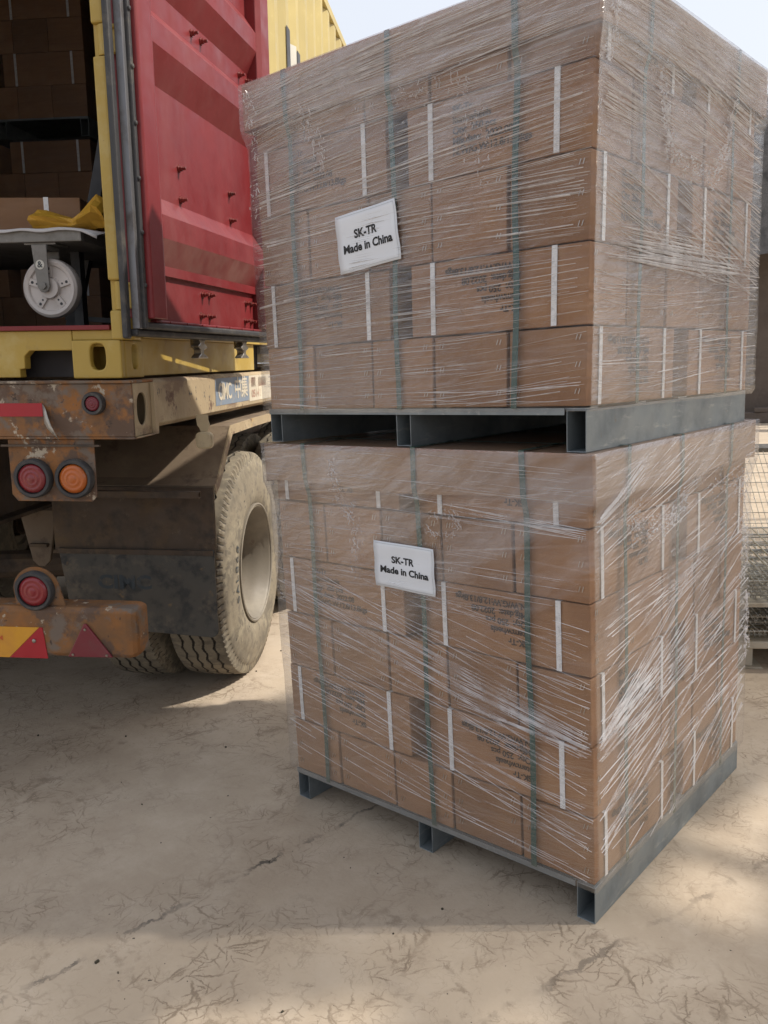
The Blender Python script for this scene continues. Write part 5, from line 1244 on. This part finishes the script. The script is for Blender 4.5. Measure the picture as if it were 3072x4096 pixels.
for (lo, hi) in (((-0.6, 0, 0), (1.1, 0.05, 0.04)), ((-0.6, 1.35, 0), (1.1, 1.40, 0.04)), ((-0.6, 0.051, 0), (-0.55, 1.349, 0.04)), ((1.05, 0.051, 0), (1.1, 1.349, 0.04))): MB().box(lo, hi).build('frame_bar', 'cart_steel', fp, bevel=0.003)
b = MB(); x = -0.55
while x < 1.05: b.tube([(x, 0.05, 0.02), (x, 1.35, 0.02)], 0.0025, 5); x += 0.035
y = 0.1
while y < 1.35: b.tube([(-0.55, y, 0.024), (1.05, y, 0.024)], 0.0025, 5); y += 0.10
o = b.build('mesh_wires', 'wire', fp); o['kind'] = 'stuff'
b = MB(); b.tube([(-0.3, 1.34, -0.01), (-0.3, 1.34 + 0.0, -0.01 )] if False else [(-0.5, 1.30, -0.003), (-0.5, 1.06, -0.53)], 0.015, 8); b.tube([(1.0, 1.30, -0.003), (1.0, 1.06, -0.53)], 0.015, 8); b.build('prop', 'cart_steel', fp)
# shade-net canopy over the right-hand side of the yard (unseen; inferred from the dapples and shaped to cast them)
TEARS = [(0.12, 0.28, 0.16, 0.10, 1.2), (0.22, 0.75, 0.30, 0.11, 1.25), (0.55, 0.55, 0.20, 0.12, 0.6), (-0.40, -0.78, 0.28, 0.07, 0.75), (0.10, -0.42, 0.16, 0.10, 0.3), (0.30, 1.5, 0.4, 0.16, 1.3), (0.9, 1.2, 0.3, 0.2, 0.2), (1.0, 0.1, 0.3, 0.25, 0.5)]
cn = empty('shade_canopy', (3.0, 2.0, 0)); tag(cn, 'dark shade net canopy on posts beside the pallets', 'canopy')
b = MB(); nx, ny = 80, 125; CX0, CX1, CY0, CY1 = 2.45, 12.0, -6.0, 9.0
for i in range(nx + 1):
    for j in range(ny + 1):
        x = CX0 + (CX1 - CX0) * i / nx; y = CY0 + (CY1 - CY0) * j / ny
        b.v.append((x, y, 6.2 - 0.25 * math.sin(math.pi * i / nx) * abs(math.sin(math.pi * j / 8.5)) + 0.05 * mnoise.noise(Vector((x, y, 0)))))
for i in range(nx):
    for j in range(ny):
        x = CX0 + (CX1 - CX0) * (i + .5) / nx; y = CY0 + (CY1 - CY0) * (j + .5) / ny
        torn = False
        for (gx, gy, ra, rb, rot) in TEARS:            # a tear above the patch of ground it lets the sun fall on
            dx, dy = x - gx - 4.22, y - gy - 3.44; ca, sa = math.cos(rot), math.sin(rot); u, v = (dx * ca + dy * sa) / ra, (-dx * sa + dy * ca) / rb
            if u * u + v * v < 1 + 0.5 * mnoise.noise(Vector((x * 3, y * 3, 1))): torn = True
        if torn: continue
        a = i * (ny + 1) + j; b.f.append((a, a + ny + 1, a + ny + 2, a + 1))
b.build('net', 'shade_net', cn, origin=(3.0, 2.0, 0), fix=False, smooth=True)
for (x, y) in ((CX0, CY0), (CX0, 1.5), (CX0, CY1), (CX1, CY0), (CX1, 1.5), (CX1, CY1)):
    MB().tube([(x, y, 0), (x, y, 6.25)], 0.045, 10).build('post', 'black_steel', cn, origin=(3.0, 2.0, 0))
# small litter on the ground
rnd = random.Random(4)
b = MB()
for i in range(70):
    x, y = rnd.uniform(-2.6, 1.0), rnd.uniform(-1.2, 2.4)
    if -1.15 < x < 0.05 and -0.05 < y < 1.1: continue
    s = rnd.uniform(0.002, 0.006); b.ubox((x, y, s * .45), s * rnd.uniform(.8, 2), s, s, Matrix.Rotation(rnd.uniform(0, 3), 3, 'Z'))
tag(b.build('grit', 'twig'), 'dark grit and leaf bits scattered on the concrete', 'grit', kind='stuff')
